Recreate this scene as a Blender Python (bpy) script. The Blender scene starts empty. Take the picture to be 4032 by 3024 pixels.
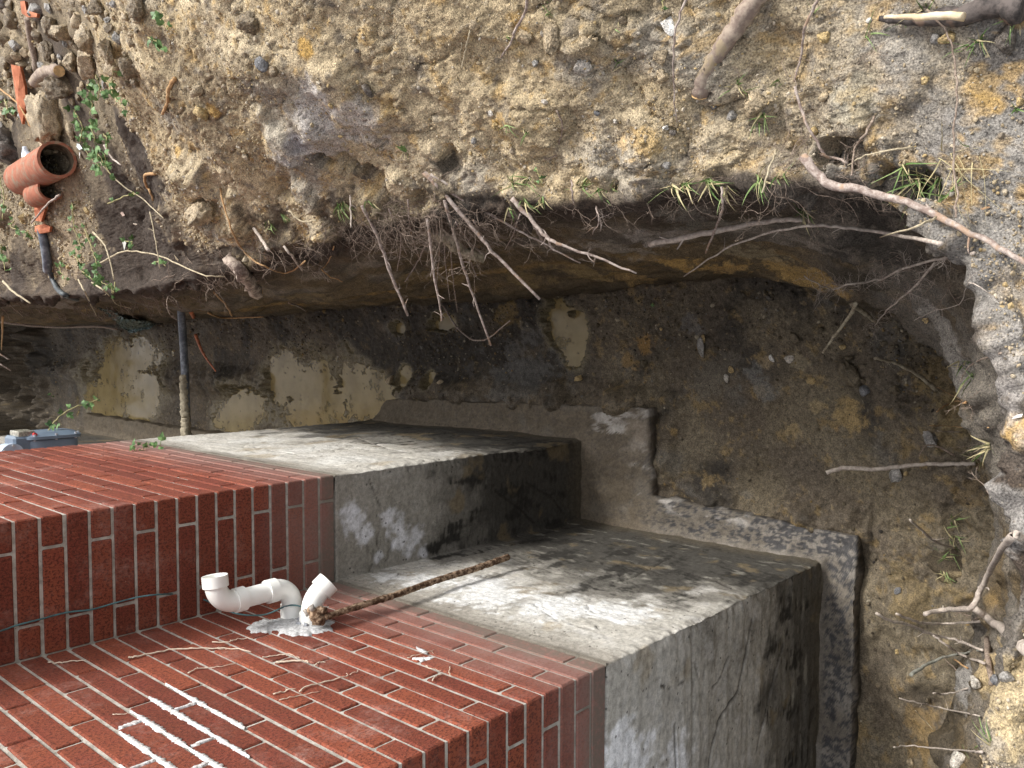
import bpy, math, random
import numpy as np
from mathutils import Vector, Matrix
random.seed(7); rng = np.random.default_rng(7)
sc = bpy.context.scene
COL = sc.collection

# ------------------------------------------------------------------ camera
F_PX, CX, CY = 3393.86, 2016.0, 1512.0
CAM = np.array([0.9006, -2.6017, 1.9255])
ROT = np.array([[0.00182582, -0.74550813, -0.66649403],
                [-0.99867442, -0.03564395, 0.0371338],
                [-0.05144003, 0.66554274, -0.74458498]])   # rows: picture right, picture down, forward
cam_d = bpy.data.cameras.new('camera'); cam = bpy.data.objects.new('camera', cam_d); COL.objects.link(cam)
m = Matrix.Identity(4)
for i in range(3):
    m[i][0] = ROT[0][i]; m[i][1] = -ROT[1][i]; m[i][2] = -ROT[2][i]; m[i][3] = CAM[i]
cam.matrix_world = m
cam_d.sensor_width = 36; cam_d.lens = 36 * F_PX / 4032; cam_d.clip_start = 0.05; cam_d.clip_end = 800
sc.camera = cam

# ------------------------------------------------------------------ sky, sun, exposure
SUN_EL, SUN_AZ = math.radians(52), math.radians(62)      # azimuth from +Y towards +X
w = bpy.data.worlds.new('World'); sc.world = w; w.use_nodes = True
nt = w.node_tree; nt.nodes.clear()
sky = nt.nodes.new('ShaderNodeTexSky'); sky.sky_type = 'NISHITA'; sky.sun_disc = False
sky.sun_elevation = SUN_EL; sky.sun_rotation = SUN_AZ; sky.air_density = 1.0; sky.dust_density = 4.0; sky.ozone_density = 1.0
hsv = nt.nodes.new('ShaderNodeHueSaturation'); hsv.inputs['Saturation'].default_value = 0.22
bg = nt.nodes.new('ShaderNodeBackground'); bg.inputs['Strength'].default_value = 0.15
out = nt.nodes.new('ShaderNodeOutputWorld')
nt.links.new(sky.outputs[0], hsv.inputs['Color']); nt.links.new(hsv.outputs[0], bg.inputs[0]); nt.links.new(bg.outputs[0], out.inputs[0])
sd = bpy.data.lights.new('sun', 'SUN'); sd.energy = 1.5; sd.angle = math.radians(10); sd.color = (1, .97, .92)
sun = bpy.data.objects.new('sun', sd); COL.objects.link(sun)
sdir = Vector((math.sin(SUN_AZ) * math.cos(SUN_EL), math.cos(SUN_AZ) * math.cos(SUN_EL), math.sin(SUN_EL)))
sun.rotation_euler = sdir.to_track_quat('Z', 'Y').to_euler()
sc.view_settings.view_transform = 'Standard'; sc.view_settings.look = 'None'
sc.view_settings.gamma = 1; sc.view_settings.use_curve_mapping = False
sc.view_settings.exposure = 1.06

# ------------------------------------------------------------------ numpy noise
def _h(ix, iy, iz, seed):
    h = (ix.astype(np.uint32) * np.uint32(374761393) + iy.astype(np.uint32) * np.uint32(668265263)
         + iz.astype(np.uint32) * np.uint32(2147483647) + np.uint32((seed * 144269 + 77) & 0xffffffff))
    h = (h ^ (h >> np.uint32(13))) * np.uint32(1274126177)
    h = (h ^ (h >> np.uint32(16))) * np.uint32(2246822519)
    return h ^ (h >> np.uint32(15))
def vnoise(p, seed=0):
    p = np.asarray(p, dtype=np.float64); i = np.floor(p).astype(np.int64); f = p - i
    u = f * f * f * (f * (f * 6 - 15) + 10); r = 0
    for dx in (0, 1):
        wx = u[:, 0] if dx else 1 - u[:, 0]
        for dy in (0, 1):
            wy = u[:, 1] if dy else 1 - u[:, 1]
            for dz in (0, 1):
                wz = u[:, 2] if dz else 1 - u[:, 2]
                h = _h(i[:, 0] + dx, i[:, 1] + dy, i[:, 2] + dz, seed)
                gx = (h & np.uint32(255)) / 127.5 - 1; gy = ((h >> np.uint32(8)) & np.uint32(255)) / 127.5 - 1
                gz = ((h >> np.uint32(16)) & np.uint32(255)) / 127.5 - 1
                r = r + wx * wy * wz * (gx * (f[:, 0] - dx) + gy * (f[:, 1] - dy) + gz * (f[:, 2] - dz))
    return r          # about -0.7..0.7
def fbm(p, sc_, oct=3, seed=0, gain=.5):
    a, r, s = 1.0, 0, np.asarray(p) * sc_
    for k in range(oct):
        r = r + a * vnoise(s, seed + k * 17); a *= gain; s = s * 2.03 + 5.3
    return r
def lumps(p, sc_, seed, dens=1.0):
    """rounded stones half sunk in the surface: height 0..1 and a random id per stone"""
    p = np.asarray(p) * sc_; b = np.floor(p - .5).astype(np.int64)
    best = np.zeros(len(p)); rid = np.zeros(len(p))
    for dx in (0, 1):
        for dy in (0, 1):
            for dz in (0, 1):
                ix, iy, iz = b[:, 0] + dx, b[:, 1] + dy, b[:, 2] + dz
                h = _h(ix, iy, iz, seed)
                jx = (h & np.uint32(255)) / 255.; jy = ((h >> np.uint32(8)) & np.uint32(255)) / 255.; jz = ((h >> np.uint32(16)) & np.uint32(255)) / 255.
                rr = .18 + .34 * ((h >> np.uint32(24)) / 255.) ** 2
                on = (((h >> np.uint32(5)) & np.uint32(127)) / 127.) < dens
                d2 = (p[:, 0] - ix - .25 - .5 * jx) ** 2 + (p[:, 1] - iy - .25 - .5 * jy) ** 2 + (p[:, 2] - iz - .25 - .5 * jz) ** 2
                v = np.where(on, np.sqrt(np.maximum(rr * rr - d2, 0)) * 1.0, 0)
                up = v > best; best = np.where(up, v, best); rid = np.where(up, jx, rid)
    return best / .5, rid
def sstep(a, b, x):
    t = np.clip((x - a) / (b - a), 0, 1); return t * t * (3 - 2 * t)
def mixc(c, d, t):
    return c + (np.asarray(d) - c) * np.asarray(t)[:, None]

# ------------------------------------------------------------------ mesh helpers
def mesh_np(name, V, Fq, mats=None, smooth=True, col=None, wet=None, uv=None):
    """V (n,3), Fq (m,k) array of faces with k = 3 or 4, or a list of such arrays"""
    if not isinstance(Fq, list): Fq = [Fq]
    me = bpy.data.meshes.new(name)
    V = np.asarray(V, dtype=np.float32)
    me.vertices.add(len(V)); me.vertices.foreach_set('co', V.ravel())
    loops = np.concatenate([f.ravel() for f in Fq]).astype(np.int32)
    tot = np.concatenate([np.full(len(f), f.shape[1], dtype=np.int32) for f in Fq])
    st = np.concatenate([[0], np.cumsum(tot)[:-1]]).astype(np.int32)
    me.loops.add(len(loops)); me.loops.foreach_set('vertex_index', loops)
    me.polygons.add(len(tot)); me.polygons.foreach_set('loop_start', st); me.polygons.foreach_set('loop_total', tot)
    me.polygons.foreach_set('use_smooth', np.full(len(tot), smooth))
    if col is not None:
        a = me.color_attributes.new('Col', 'FLOAT_COLOR', 'POINT')
        c4 = np.ones((len(V), 4), dtype=np.float32); c4[:, :3] = np.clip(col, 0.002, 1)
        if wet is not None: c4[:, 3] = np.clip(wet, 0, 1)
        a.data.foreach_set('color', c4.ravel())
    me.update(); me.validate()
    if mats:
        for mm in (mats if isinstance(mats, (list, tuple)) else [mats]): me.materials.append(mm)
    return me
def link(name, me, parent=None, label=None, cat=None, group=None, kind=None, loc=None):
    o = bpy.data.objects.new(name, me); COL.objects.link(o)
    if loc is not None: o.location = loc
    if parent is not None: o.parent = parent
    if label: o['label'] = label
    if cat: o['category'] = cat
    if group: o['group'] = group
    if kind: o['kind'] = kind
    return o
def empty(name, loc, label, cat, group=None):
    return link(name, None, None, label, cat, group, None, loc)
def gridfaces(nu, nv):
    i = np.arange(nu - 1)[:, None] * nv + np.arange(nv - 1)[None, :]
    i = i.ravel(); return np.stack([i, i + nv, i + nv + 1, i + 1], 1)
def gridnormals(P):
    du = np.gradient(P, axis=0); dv = np.gradient(P, axis=1)
    n = np.cross(du, dv); return n / (np.linalg.norm(n, axis=2, keepdims=True) + 1e-12)
class Geo:
    def __init__(s): s.v = []; s.q = []; s.t = []; s.n = 0; s.c = []
    def add(s, V, q=None, t=None, col=None):
        V = np.asarray(V, dtype=float)
        if q is not None and len(q): s.q.append(np.asarray(q) + s.n)
        if t is not None and len(t): s.t.append(np.asarray(t) + s.n)
        s.v.append(V); s.n += len(V)
        if col is not None: s.c.append(np.broadcast_to(np.asarray(col, float), (len(V), 3)))
    def mesh(s, name, mats, smooth=True):
        F = []
        if s.q: F.append(np.concatenate(s.q))
        if s.t: F.append(np.concatenate(s.t))
        return mesh_np(name, np.concatenate(s.v), F, mats, smooth, np.concatenate(s.c) if s.c else None)
def smooth_path(P, n=6, wob=0.0):
    P = [np.asarray(p, float) for p in P]
    if len(P) < 3: Q = [P[0] + (P[-1] - P[0]) * t for t in np.linspace(0, 1, n + 1)]
    else:
        E = [2 * P[0] - P[1]] + P + [2 * P[-1] - P[-2]]; Q = []
        for i in range(1, len(E) - 2):
            for t in np.arange(n) / n:
                a, b, c, d = E[i - 1], E[i], E[i + 1], E[i + 2]
                Q.append(.5 * (2 * b + (c - a) * t + (2 * a - 5 * b + 4 * c - d) * t * t + (3 * b - a - 3 * c + d) * t ** 3))
        Q.append(P[-1])
    Q = np.array(Q)
    if wob:
        Q[1:-1] += rng.normal(0, wob, (len(Q) - 2, 3))
    return Q
def tube(g, P, R, sides=6, lump=0.0, cap=True, col=None):
    P = np.asarray(P, float); n = len(P); R = np.broadcast_to(np.asarray(R, float), (n,)) if np.ndim(R) < 2 else R
    T = np.gradient(P, axis=0); T /= np.linalg.norm(T, axis=1, keepdims=True) + 1e-12
    a = np.array([0, 0, 1.]) if abs(T[0, 2]) < .9 else np.array([1., 0, 0])
    N = np.cross(T[0], a); N /= np.linalg.norm(N); ring = []
    an = np.arange(sides) / sides * 2 * np.pi
    for i in range(n):
        N = N - T[i] * (N @ T[i]); N /= np.linalg.norm(N) + 1e-12; B = np.cross(T[i], N)
        r = R[i] * (1 + (rng.normal(0, lump, sides) if lump else 0))
        ring.append(P[i] + (np.cos(an) * r)[:, None] * N + (np.sin(an) * r)[:, None] * B)
    V = np.concatenate(ring); q = []
    i = np.arange(n - 1)[:, None] * sides; j = np.arange(sides)[None, :]; k = (j + 1) % sides
    q = np.stack([i + j, i + k, i + sides + k, i + sides + j], 2).reshape(-1, 4); t = []
    if cap:
        c0 = len(V); V = np.concatenate([V, P[:1], P[-1:]])
        jj = np.arange(sides); kk = (jj + 1) % sides
        t = np.concatenate([np.stack([kk, jj, np.full(sides, c0)], 1), np.stack([(n - 1) * sides + jj, (n - 1) * sides + kk, np.full(sides, c0 + 1)], 1)])
    g.add(V, q, t, col)
def box(g, x0, x1, y0, y1, z0, z1, b=0.0, col=None):
    if b <= 0:
        V = [(x, y, z) for x in (x0, x1) for y in (y0, y1) for z in (z0, z1)]
        q = [(0, 1, 3, 2), (4, 6, 7, 5), (0, 4, 5, 1), (2, 3, 7, 6), (0, 2, 6, 4), (1, 5, 7, 3)]
        g.add(V, q, None, col); return
    bm = [(x0, x0 + b, x1 - b, x1), (y0, y0 + b, y1 - b, y1), (z0, z0 + b, z1 - b, z1)]
    V = []; idx = {}
    def vid(i, j, k):
        key = (i, j, k)
        if key not in idx: idx[key] = len(V); V.append((bm[0][i], bm[1][j], bm[2][k]))
        return idx[key]
    q, t = [], []
    for s, a in ((0, 0), (3, 0)):
        f = [vid(s, 1, 1), vid(s, 2, 1), vid(s, 2, 2), vid(s, 1, 2)]; q.append(f if s else f[::-1])
        f = [vid(1, s, 1), vid(1, s, 2), vid(2, s, 2), vid(2, s, 1)]; q.append(f if s else f[::-1])
        f = [vid(1, 1, s), vid(2, 1, s), vid(2, 2, s), vid(1, 2, s)]; q.append(f if s else f[::-1])
    for i in (0, 3):
        for j in (0, 3):
            ii = 1 if i == 0 else 2; jj = 1 if j == 0 else 2; sg = (i == 3) ^ (j == 3)
            def o(f, s=sg): return f if s else f[::-1]
            q.append(o([vid(i, jj, 2), vid(ii, j, 2), vid(ii, j, 1), vid(i, jj, 1)], not sg))
            q.append(o([vid(i, 1, jj), vid(ii, 1, j), vid(ii, 2, j), vid(i, 2, jj)], not sg))
            q.append(o([vid(1, i, jj), vid(1, ii, j), vid(2, ii, j), vid(2, i, jj)], sg))
    for i in (0, 3):
        for j in (0, 3):
            for k in (0, 3):
                ii, jj, kk = (1 if c == 0 else 2 for c in (i, j, k))
                f = [vid(i, jj, kk), vid(ii, j, kk), vid(ii, jj, k)]
                t.append(f if ((i == 3) ^ (j == 3) ^ (k == 3)) else f[::-1])
    g.add(V, q, t, col)

# ------------------------------------------------------------------ material helpers
class NT:
    def __init__(s, name):
        s.m = bpy.data.materials.new(name); s.m.use_nodes = True; s.t = s.m.node_tree; s.t.nodes.clear()
        s.o = s.n('ShaderNodeOutputMaterial'); s.b = s.n('ShaderNodeBsdfPrincipled'); s.l(s.b.outputs[0], s.o.inputs[0])
    def n(s, ty, **kw):
        x = s.t.nodes.new(ty)
        for k, v in kw.items(): setattr(x, k, v)
        return x
    def l(s, a, b): s.t.links.new(a, b)
    def setin(s, x, key, v):
        if hasattr(v, 'default_value') and hasattr(v, 'is_output'): s.l(v, x.inputs[key])
        else: x.inputs[key].default_value = v
    def pos(s): return s.n('ShaderNodeNewGeometry').outputs['Position']
    def noise(s, scale, detail=4, rough=.6, vec=None, dist=0, stretch=None):
        x = s.n('ShaderNodeTexNoise'); x.inputs['Scale'].default_value = scale; x.inputs['Detail'].default_value = detail
        x.inputs['Roughness'].default_value = rough; x.inputs['Distortion'].default_value = dist
        v = vec or s.pos()
        if stretch:
            mp = s.n('ShaderNodeMapping'); mp.inputs['Scale'].default_value = stretch; s.l(v, mp.inputs['Vector']); v = mp.outputs[0]
        s.l(v, x.inputs['Vector']); return x.outputs['Fac']
    def ramp(s, fac, a, b, lo=0.0, hi=1.0):
        x = s.n('ShaderNodeMapRange'); x.interpolation_type = 'SMOOTHSTEP'
        x.inputs['From Min'].default_value = a; x.inputs['From Max'].default_value = b
        x.inputs['To Min'].default_value = lo; x.inputs['To Max'].default_value = hi; s.l(fac, x.inputs['Value']); return x.outputs[0]
    def math(s, op, a, b=0.0):
        x = s.n('ShaderNodeMath', operation=op); s.setin(x, 0, a); s.setin(x, 1, b); return x.outputs[0]
    def mix(s, fac, a, b, mode='MIX'):
        x = s.n('ShaderNodeMix', data_type='RGBA', blend_type=mode)
        s.setin(x, 0, fac)
        for k, v in ((6, a), (7, b)):
            if isinstance(v, tuple): v = (*v, 1) if len(v) == 3 else v
            s.setin(x, k, v)
        return x.outputs[2]
    def bump(s, h, strength, dist, normal=None):
        x = s.n('ShaderNodeBump'); x.inputs['Strength'].default_value = strength; x.inputs['Distance'].default_value = dist
        s.l(h, x.inputs['Height'])
        if normal is not None: s.l(normal, x.inputs['Normal'])
        return x.outputs[0]
    def fin(s, col=None, rough=None, normal=None, spec=None, metal=None):
        if col is not None: s.setin(s.b, 'Base Color', (*col, 1) if isinstance(col, tuple) and len(col) == 3 else col)
        if rough is not None: s.setin(s.b, 'Roughness', rough)
        if normal is not None: s.l(normal, s.b.inputs['Normal'])
        if spec is not None: s.b.inputs['Specular IOR Level'].default_value = spec
        if metal is not None: s.setin(s.b, 'Metallic', metal)
        return s.m
def m_soil(name, b1=.004, b2=.0015, contrast=.55, fine=220):
    s = NT(name); a = s.n('ShaderNodeAttribute', attribute_name='Col')
    n1 = s.noise(fine, 3, .7); n2 = s.noise(45, 5, .65)
    k = s.math('ADD', s.ramp(n1, .25, .75, 1 - contrast, 1 + contrast), s.ramp(n2, .3, .7, -.22, .22))
    mm = s.n('ShaderNodeMix', data_type='RGBA', blend_type='MULTIPLY'); mm.inputs[0].default_value = 1
    s.l(a.outputs['Color'], mm.inputs[6]); cc = s.n('ShaderNodeCombineColor')
    for i in range(3): s.l(k, cc.inputs[i])
    s.l(cc.outputs[0], mm.inputs[7])
    # light and dark mineral grains
    vo = s.n('ShaderNodeTexVoronoi'); vo.inputs['Scale'].default_value = 150; s.l(s.pos(), vo.inputs['Vector'])
    sep = s.n('ShaderNodeSeparateColor'); s.l(vo.outputs['Color'], sep.inputs[0])
    near = s.ramp(vo.outputs['Distance'], .45, .25)
    g1 = s.math('MULTIPLY', s.ramp(sep.outputs[0], .84, .88), near); g2 = s.math('MULTIPLY', s.ramp(sep.outputs[1], .86, .9), near)
    c = s.mix(s.math('MULTIPLY', g1, .55), mm.outputs[2], s.mix(1.0, mm.outputs[2], (1.9, 1.8, 1.6), 'MULTIPLY'))
    c = s.mix(s.math('MULTIPLY', g2, .6), c, s.mix(1.0, c, (.4, .38, .4), 'MULTIPLY'))
    nb = s.bump(n2, .8, b1); nb = s.bump(n1, .9, b2, nb)
    wet = a.outputs['Alpha']
    r = s.math('SUBTRACT', .95, s.math('MULTIPLY', wet, .55))
    return s.fin(c, r, nb, .3)
def m_simple(name, col, rough=.6, var=.3, scale=40, bump=.001, spec=.4, metal=0, col2=None, lo=.4, hi=.6, stretch=None):
    s = NT(name); n = s.noise(scale, 5, .65, stretch=stretch)
    c = s.mix(s.ramp(n, lo, hi), tuple(x * (1 - var) for x in col), col2 or tuple(min(1, x * (1 + var)) for x in col))
    n2 = s.noise(scale * 5, 3, .6, stretch=stretch)
    return s.fin(c, rough, s.bump(n2, .7, bump, s.bump(n, .5, bump * 2)), spec, metal)

SURF = []
# ------------------------------------------------------------------ rays through picture points, landing on built surfaces
def ray(px, py):
    d = ROT.T @ np.array([(px - CX) / F_PX, (py - CY) / F_PX, 1.0]); return d / np.linalg.norm(d)
def proj(P):
    q = (np.atleast_2d(P) - CAM) @ ROT.T; return np.stack([CX + F_PX * q[:, 0] / q[:, 2], CY + F_PX * q[:, 1] / q[:, 2], q[:, 2]], 1)
SURF = []
def land(px, py):
    d = ray(px, py); best = None
    for o in SURF:
        ok, loc, nor, _ = o.ray_cast(Vector(CAM), Vector(d))
        if ok:
            t = (np.array(loc) - CAM) @ d
            if best is None or t < best[0]: best = (t, np.array(loc), np.array(nor))
    if best is None:
        t = (0.2 - CAM[2]) / d[2]; best = (t, CAM + d * t, np.array([0, 0, 1.]))
    return best

P_ = 0.0677; W_ = 0.3975; LA_ = 1.2331; LD_ = 1.658; HY = 6.30
# ================================================================== GROUND: bank of the trench and the spoil heap on it
#  toe x, toe y, lip x, lip y, lip z, out nx, ny, heights at d=.10,.35,.8,1.8,5
ST = [
 (1.00,60, 1.16,60, .05, 1,0, .03,.08,.15,.25,.4),
 (1.00,14, 1.16,14, .00, 1,0, .03,.08,.15,.25,.4),
 (1.00,8.5, 1.16,8.5,-.02, 1,0, .03,.08,.14,.25,.4),
 (1.02,5.2, 1.15,5.2,-.02, 1,0, .03,.08,.15,.28,.4),
 (1.06,3.2, 1.12,3.2,-.03, 1,0, .03,.09,.18,.35,.4),
 (1.10,2.1, 1.10,2.1,-.04, 1,0, .03,.09,.20,.45,.5),
 (1.11,1.4, 1.12,1.3,-.05, 1,0, .04,.12,.28,.65,.6),
 (1.12,.8,  1.20,.60,-.05, 1,0, .09,.30,.62,.95,.8),
 (1.12,.3,  1.27,.18,-.05, 1,0, .12,.40,.75,1.0,.8),
 (1.13,-.1, 1.32,-.25,-.03, 1,0, .12,.38,.72,1.0,.8),
 (1.15,-.5, 1.33,-.78, .0, 1,-.04, .10,.33,.66,1.0,.8),
 (1.15,-.9, 1.30,-1.28, .0, 1,-.12, .09,.30,.60,.9,.8),
 (1.08,-1.18,1.29,-1.62,.0, .95,-.3, .07,.24,.48,.7,.7),
 (.95,-1.46,1.22,-1.86, .0, .8,-.6, .05,.15,.30,.5,.5),
 (.74,-1.62,1.05,-2.02, .0, .55,-.83, .03,.08,.16,.25,.35),
 (.56,-1.70,.87,-2.08, .0, .3,-.95, .03,.06,.10,.15,.3),
 (.38,-1.76,.68,-2.13, .0, .15,-.99, .03,.06,.09,.15,.3),
 (.18,-1.79,.46,-2.15, .0, .0,-1, .04,.07,.10,.15,.3),
 (-.22,-1.72,.20,-2.08, .0, -.05,-1, .06,.10,.12,.15,.3),
 (-.76,-1.60,-.2,-2.06, .0, -.05,-1, .06,.10,.12,.15,.3),
 (-2.4,-1.55,-2.0,-2.1, .0, -.1,-1, .06,.10,.12,.15,.3),
 (-5,-1.6,-5,-2.2, .0, -.1,-1, .06,.10,.12,.15,.3)]
ST = np.array(ST, float)
for r_ in ST:
    q_ = max(0, min(1, (-r_[6] - .45) / .35)); r_[3] -= .085 * q_; r_[1] -= .06 * q_
    k_ = .065 * max(0, min(1, (1.0 - r_[3]) / .6)) * max(0, min(1, (r_[3] + 2.05) / .5)); r_[2] -= r_[5] * k_; r_[3] -= r_[6] * k_
cl = np.concatenate([[0], np.cumsum(np.linalg.norm(np.diff((ST[:, :2] + ST[:, 2:4]) / 2, axis=0), axis=1))])
fine = np.linspace(0, cl[-1], 6000)
def interp_st(s):
    r = np.stack([np.interp(s, cl, ST[:, k]) for k in range(ST.shape[1])], 1); return r
raw = interp_st(fine)
ker = np.hanning(61); ker /= ker.sum()
def smooth_cols(a, n):
    k = np.hanning(n); k /= k.sum(); pad = n // 2
    return np.stack([np.convolve(np.pad(a[:, i], pad, mode='edge'), k, 'valid') for i in range(a.shape[1])], 1)
raw = smooth_cols(raw, 15)
mid = (raw[:, 2:4]); dcam = np.sqrt((mid[:, 0] - CAM[0]) ** 2 + (mid[:, 1] - CAM[1]) ** 2 + 4.5)
vis = np.where(mid[:, 0] < -.6, 3.0, 1.0)
dens = np.gradient(fine) / (dcam ** 1.1 * .00165 * vis)
cum = np.cumsum(dens); NU = int(min(cum[-1], 1500)); us = np.interp(np.linspace(cum[0], cum[-1], NU), cum, fine)
S = np.stack([np.interp(us, fine, raw[:, k]) for k in range(raw.shape[1])], 1)
T = S[:, 0:2]; L = S[:, 2:4]; N = S[:, 5:7]; N = N / np.linalg.norm(N, axis=1, keepdims=True)
nvw, nvs, nvf = 130, 225, 40
prof = []          # rows of (NU,3)
inw = -(L - T) / (np.linalg.norm(L - T, axis=1, keepdims=True) + .05)
inw = -N
def P3(xy, z): return np.column_stack([xy, np.broadcast_to(z, (len(xy),))])
bulge = 0.05 * np.sin(us * 1.7) + .03 * np.sin(us * 4.1 + 1)
K = [P3(T - N * .25, -1.72), P3(T, -1.62), P3(T * .78 + L * .22 - N * .01, -1.30), P3(T * .5 + L * .5 + N * (.02 + bulge)[:, None], -.85),
     P3(T * .22 + L * .78 + N * (.03 + .5 * bulge)[:, None], -.42), P3(L + N * .05, -.15), P3(L, 0) + np.array([0, 0, 1]) * (S[:, 4] + .0)[:, None]]
zl = S[:, 4]
K += [P3(L + N * .035, zl + .055 + 0 * S[:, 7])]
for d, k in ((.12, 7), (.36, 8), (.8, 9), (1.8, 10), (5, 11)): K.append(P3(L + N * d, zl + S[:, k]))
K.append(P3(L + N * 40, .5)); K.append(P3(L + N * 400, 1.0))
K = np.stack(K, 1)     # NU, nk, 3
nk = K.shape[1]
# parameter samples
sg = [ (0,1,6),(1,2,26),(2,3,36),(3,4,34),(4,5,24),(5,6,22),(6,7,12),(7,8,24),(8,9,70),(9,10,85),(10,11,60),(11,12,30),(12,13,10),(13,14,4)]
pv = np.concatenate([a + np.arange(n) / n * (b - a) for a, b, n in sg] + [[nk - 1]])
pv = pv[pv <= nk - 1]
def catmull(K, pv):
    i = np.minimum(pv.astype(int), nk - 2); t = (pv - i)[None, :, None]
    E = np.concatenate([2 * K[:, :1] - K[:, 1:2], K, 2 * K[:, -1:] - K[:, -2:-1]], 1)
    a, b, c, d = E[:, i], E[:, i + 1], E[:, i + 2], E[:, i + 3]
    cr = .5 * (2 * b + (c - a) * t + (2 * a - 5 * b + 4 * c - d) * t * t + (3 * b - a - 3 * c + d) * t ** 3)
    li = b + (c - b) * t
    far = (i >= 10)[None, :, None]
    return np.where(far, li, cr * .75 + li * .25)
G = catmull(K, pv); NV = G.shape[1]
Nn = gridnormals(G)
if Nn[NU // 2, 240, 2] < 0: Nn = -Nn
flat = G.reshape(-1, 3); nf = Nn.reshape(-1, 3)
pvv = np.broadcast_to(pv, (NU, NV)).ravel(); uu = np.broadcast_to(us[:, None], (NU, NV)).ravel()
Yl = np.broadcast_to(L[:, 1:2], (NU, NV)).ravel()
Xl = np.broadcast_to(L[:, 0:1], (NU, NV)).ravel()
near = sstep(9, 3, np.linalg.norm(flat - CAM, axis=1))
spoil = sstep(6.9, 7.5, pvv + fbm(flat, 9, 2, 5) * .7)          # 1 on the heap, 0 on the cut face
nearbank = sstep(-1.5, -1.9, Yl)                    # the grey bank the photographer stands on
farbank = sstep(.55, 1.0, Yl + .55 * fbm(flat, 3.0, 2, 91))
# --- displacement
big = fbm(flat, 1.6, 3, 1); med = fbm(flat, 6, 4, 11); sm = fbm(flat, 30, 3, 21)
l1, i1 = lumps(flat + .02 * sm[:, None], 16, 3, .35); l2, i2 = lumps(flat + .01 * sm[:, None], 42, 4, .45); l3, i3 = lumps(flat, 95, 6, .6)
l0, i0 = lumps(flat + .03 * med[:, None], 7.0, 8, .5)
farcl = sstep(2.0, 3.2, flat[:, 1] + 1.0 * (flat[:, 0] - 1.9)) * spoil
midspoil = spoil * (1 - nearbank) * (1 - farbank)
vf = fbm(flat, 110, 2, 23)
disp = spoil * (big * .085 + med * .015 + sm * .006 + l1 * .006 + l2 * .0055 + l3 * .005 + vf * .0055 + farcl * (l0 * .12 + l1 * .04 + l2 * .012))
cut = (1 - spoil)
strata = vnoise(np.column_stack([flat[:, 0] * 1.5, flat[:, 1] * 1.5, flat[:, 2] * 22]), 33)
disp += cut * (big * .03 + fbm(flat * np.array([1, 1, 2.2]), 5, 3, 44) * .03 + strata * .016 + sm * .007 + vf * .003 + l2 * .003)
under = np.exp(-((pvv - 5.8) / .8) ** 2)            # ragged torn turf edge
disp += under * (fbm(flat, 9, 3, 55) * .10 + fbm(flat, 28, 2, 66) * .04 - .03)
edge = np.exp(-((pvv - 7.4) / .7) ** 2) * (1 - farbank)
disp += edge * (np.abs(fbm(flat, 5, 3, 77)) * .10 + fbm(flat, 16, 2, 88) * .04 - .005)
nbk = nearbank * cut; disp += nbk * (fbm(flat, 3, 5, 97, .62) * .06 + l1 * .012 + l2 * .006)
crack = np.abs(fbm(flat, 4.5, 3, 99)); disp -= midspoil * .012 * sstep(.035, .0, crack)
fade = sstep(14, 6, np.linalg.norm(flat - CAM, axis=1))
fl = flat + nf * (disp * (.25 + .75 * fade))[:, None]
# --- colour
tan = np.array([.405, .322, .200]); tan2 = np.array([.47, .385, .255]); grey = np.array([.30, .275, .235]); ochre = np.array([.44, .28, .095])
top = np.array([.060, .045, .034]); clay = np.array([.115, .085, .048]); silt = np.array([.225, .208, .185])
n = len(flat); c = np.tile(tan, (n, 1))
c = mixc(c, tan2, sstep(-.15, .35, fbm(flat, 2.2, 3, 101)))
c = mixc(c, (.25, .20, .13), sstep(.05, .45, fbm(flat, 3.4, 4, 111)) * .65)
c = mixc(c, grey, sstep(.12, .42, fbm(flat, 2.7, 3, 121)) * .7)
c = mixc(c, ochre, sstep(.26, .5, fbm(flat, 14, 5, 131, .75)) * .5)
c = c * (1 + .35 * np.clip(vf + .6 * sm, -.9, .9))[:, None]
c = mixc(c, (.13, .115, .10), sstep(.30, .42, fbm(flat, 15, 3, 141)) * .6)
stone = sstep(.15, .3, l2) * (i2 > .6); c = mixc(c, np.array([.34, .30, .24]), stone * .5)
stone = sstep(.15, .3, l2) * (i2 < .16); c = mixc(c, np.array([.10, .09, .085]), stone * .6)
stone = sstep(.15, .3, l1) * (i1 > .72); c = mixc(c, ochre * .95, stone * .55)
stone = sstep(.15, .3, l3) * (i3 > .78); c = mixc(c, np.array([.46, .40, .30]), stone * .6)
gb = mixc(np.tile(silt, (n, 1)), ochre * .85, sstep(.12, .45, fbm(flat, 9, 5, 151, .75)) * .65)
gb = mixc(gb, (.16, .14, .12), sstep(.05, .4, fbm(flat, 6, 4, 161)) * .6)
c = mixc(c, gb, nearbank * (.65 + .35 * sstep(0, .2, fbm(flat, 3, 2, 171))))
fb = mixc(np.tile(np.array([.185, .148, .100]), (n, 1)), (.30, .24, .16), sstep(-.1, .4, fbm(flat, 3.5, 4, 181)))
fb = mixc(fb, top * 1.2, sstep(.35, .0, np.abs(flat[:, 1] - 1.35 - .35 * (flat[:, 0] - 1.2) * 1.0) + .35 * fbm(flat, 5, 3, 191)) * .95)
fb = mixc(fb, top * 1.3, sstep(.30, .05, np.sqrt((flat[:, 0] - 1.15) ** 2) + .25 * fbm(flat, 4, 3, 193)) * .9)
c = mixc(c, fb, farbank)
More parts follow.
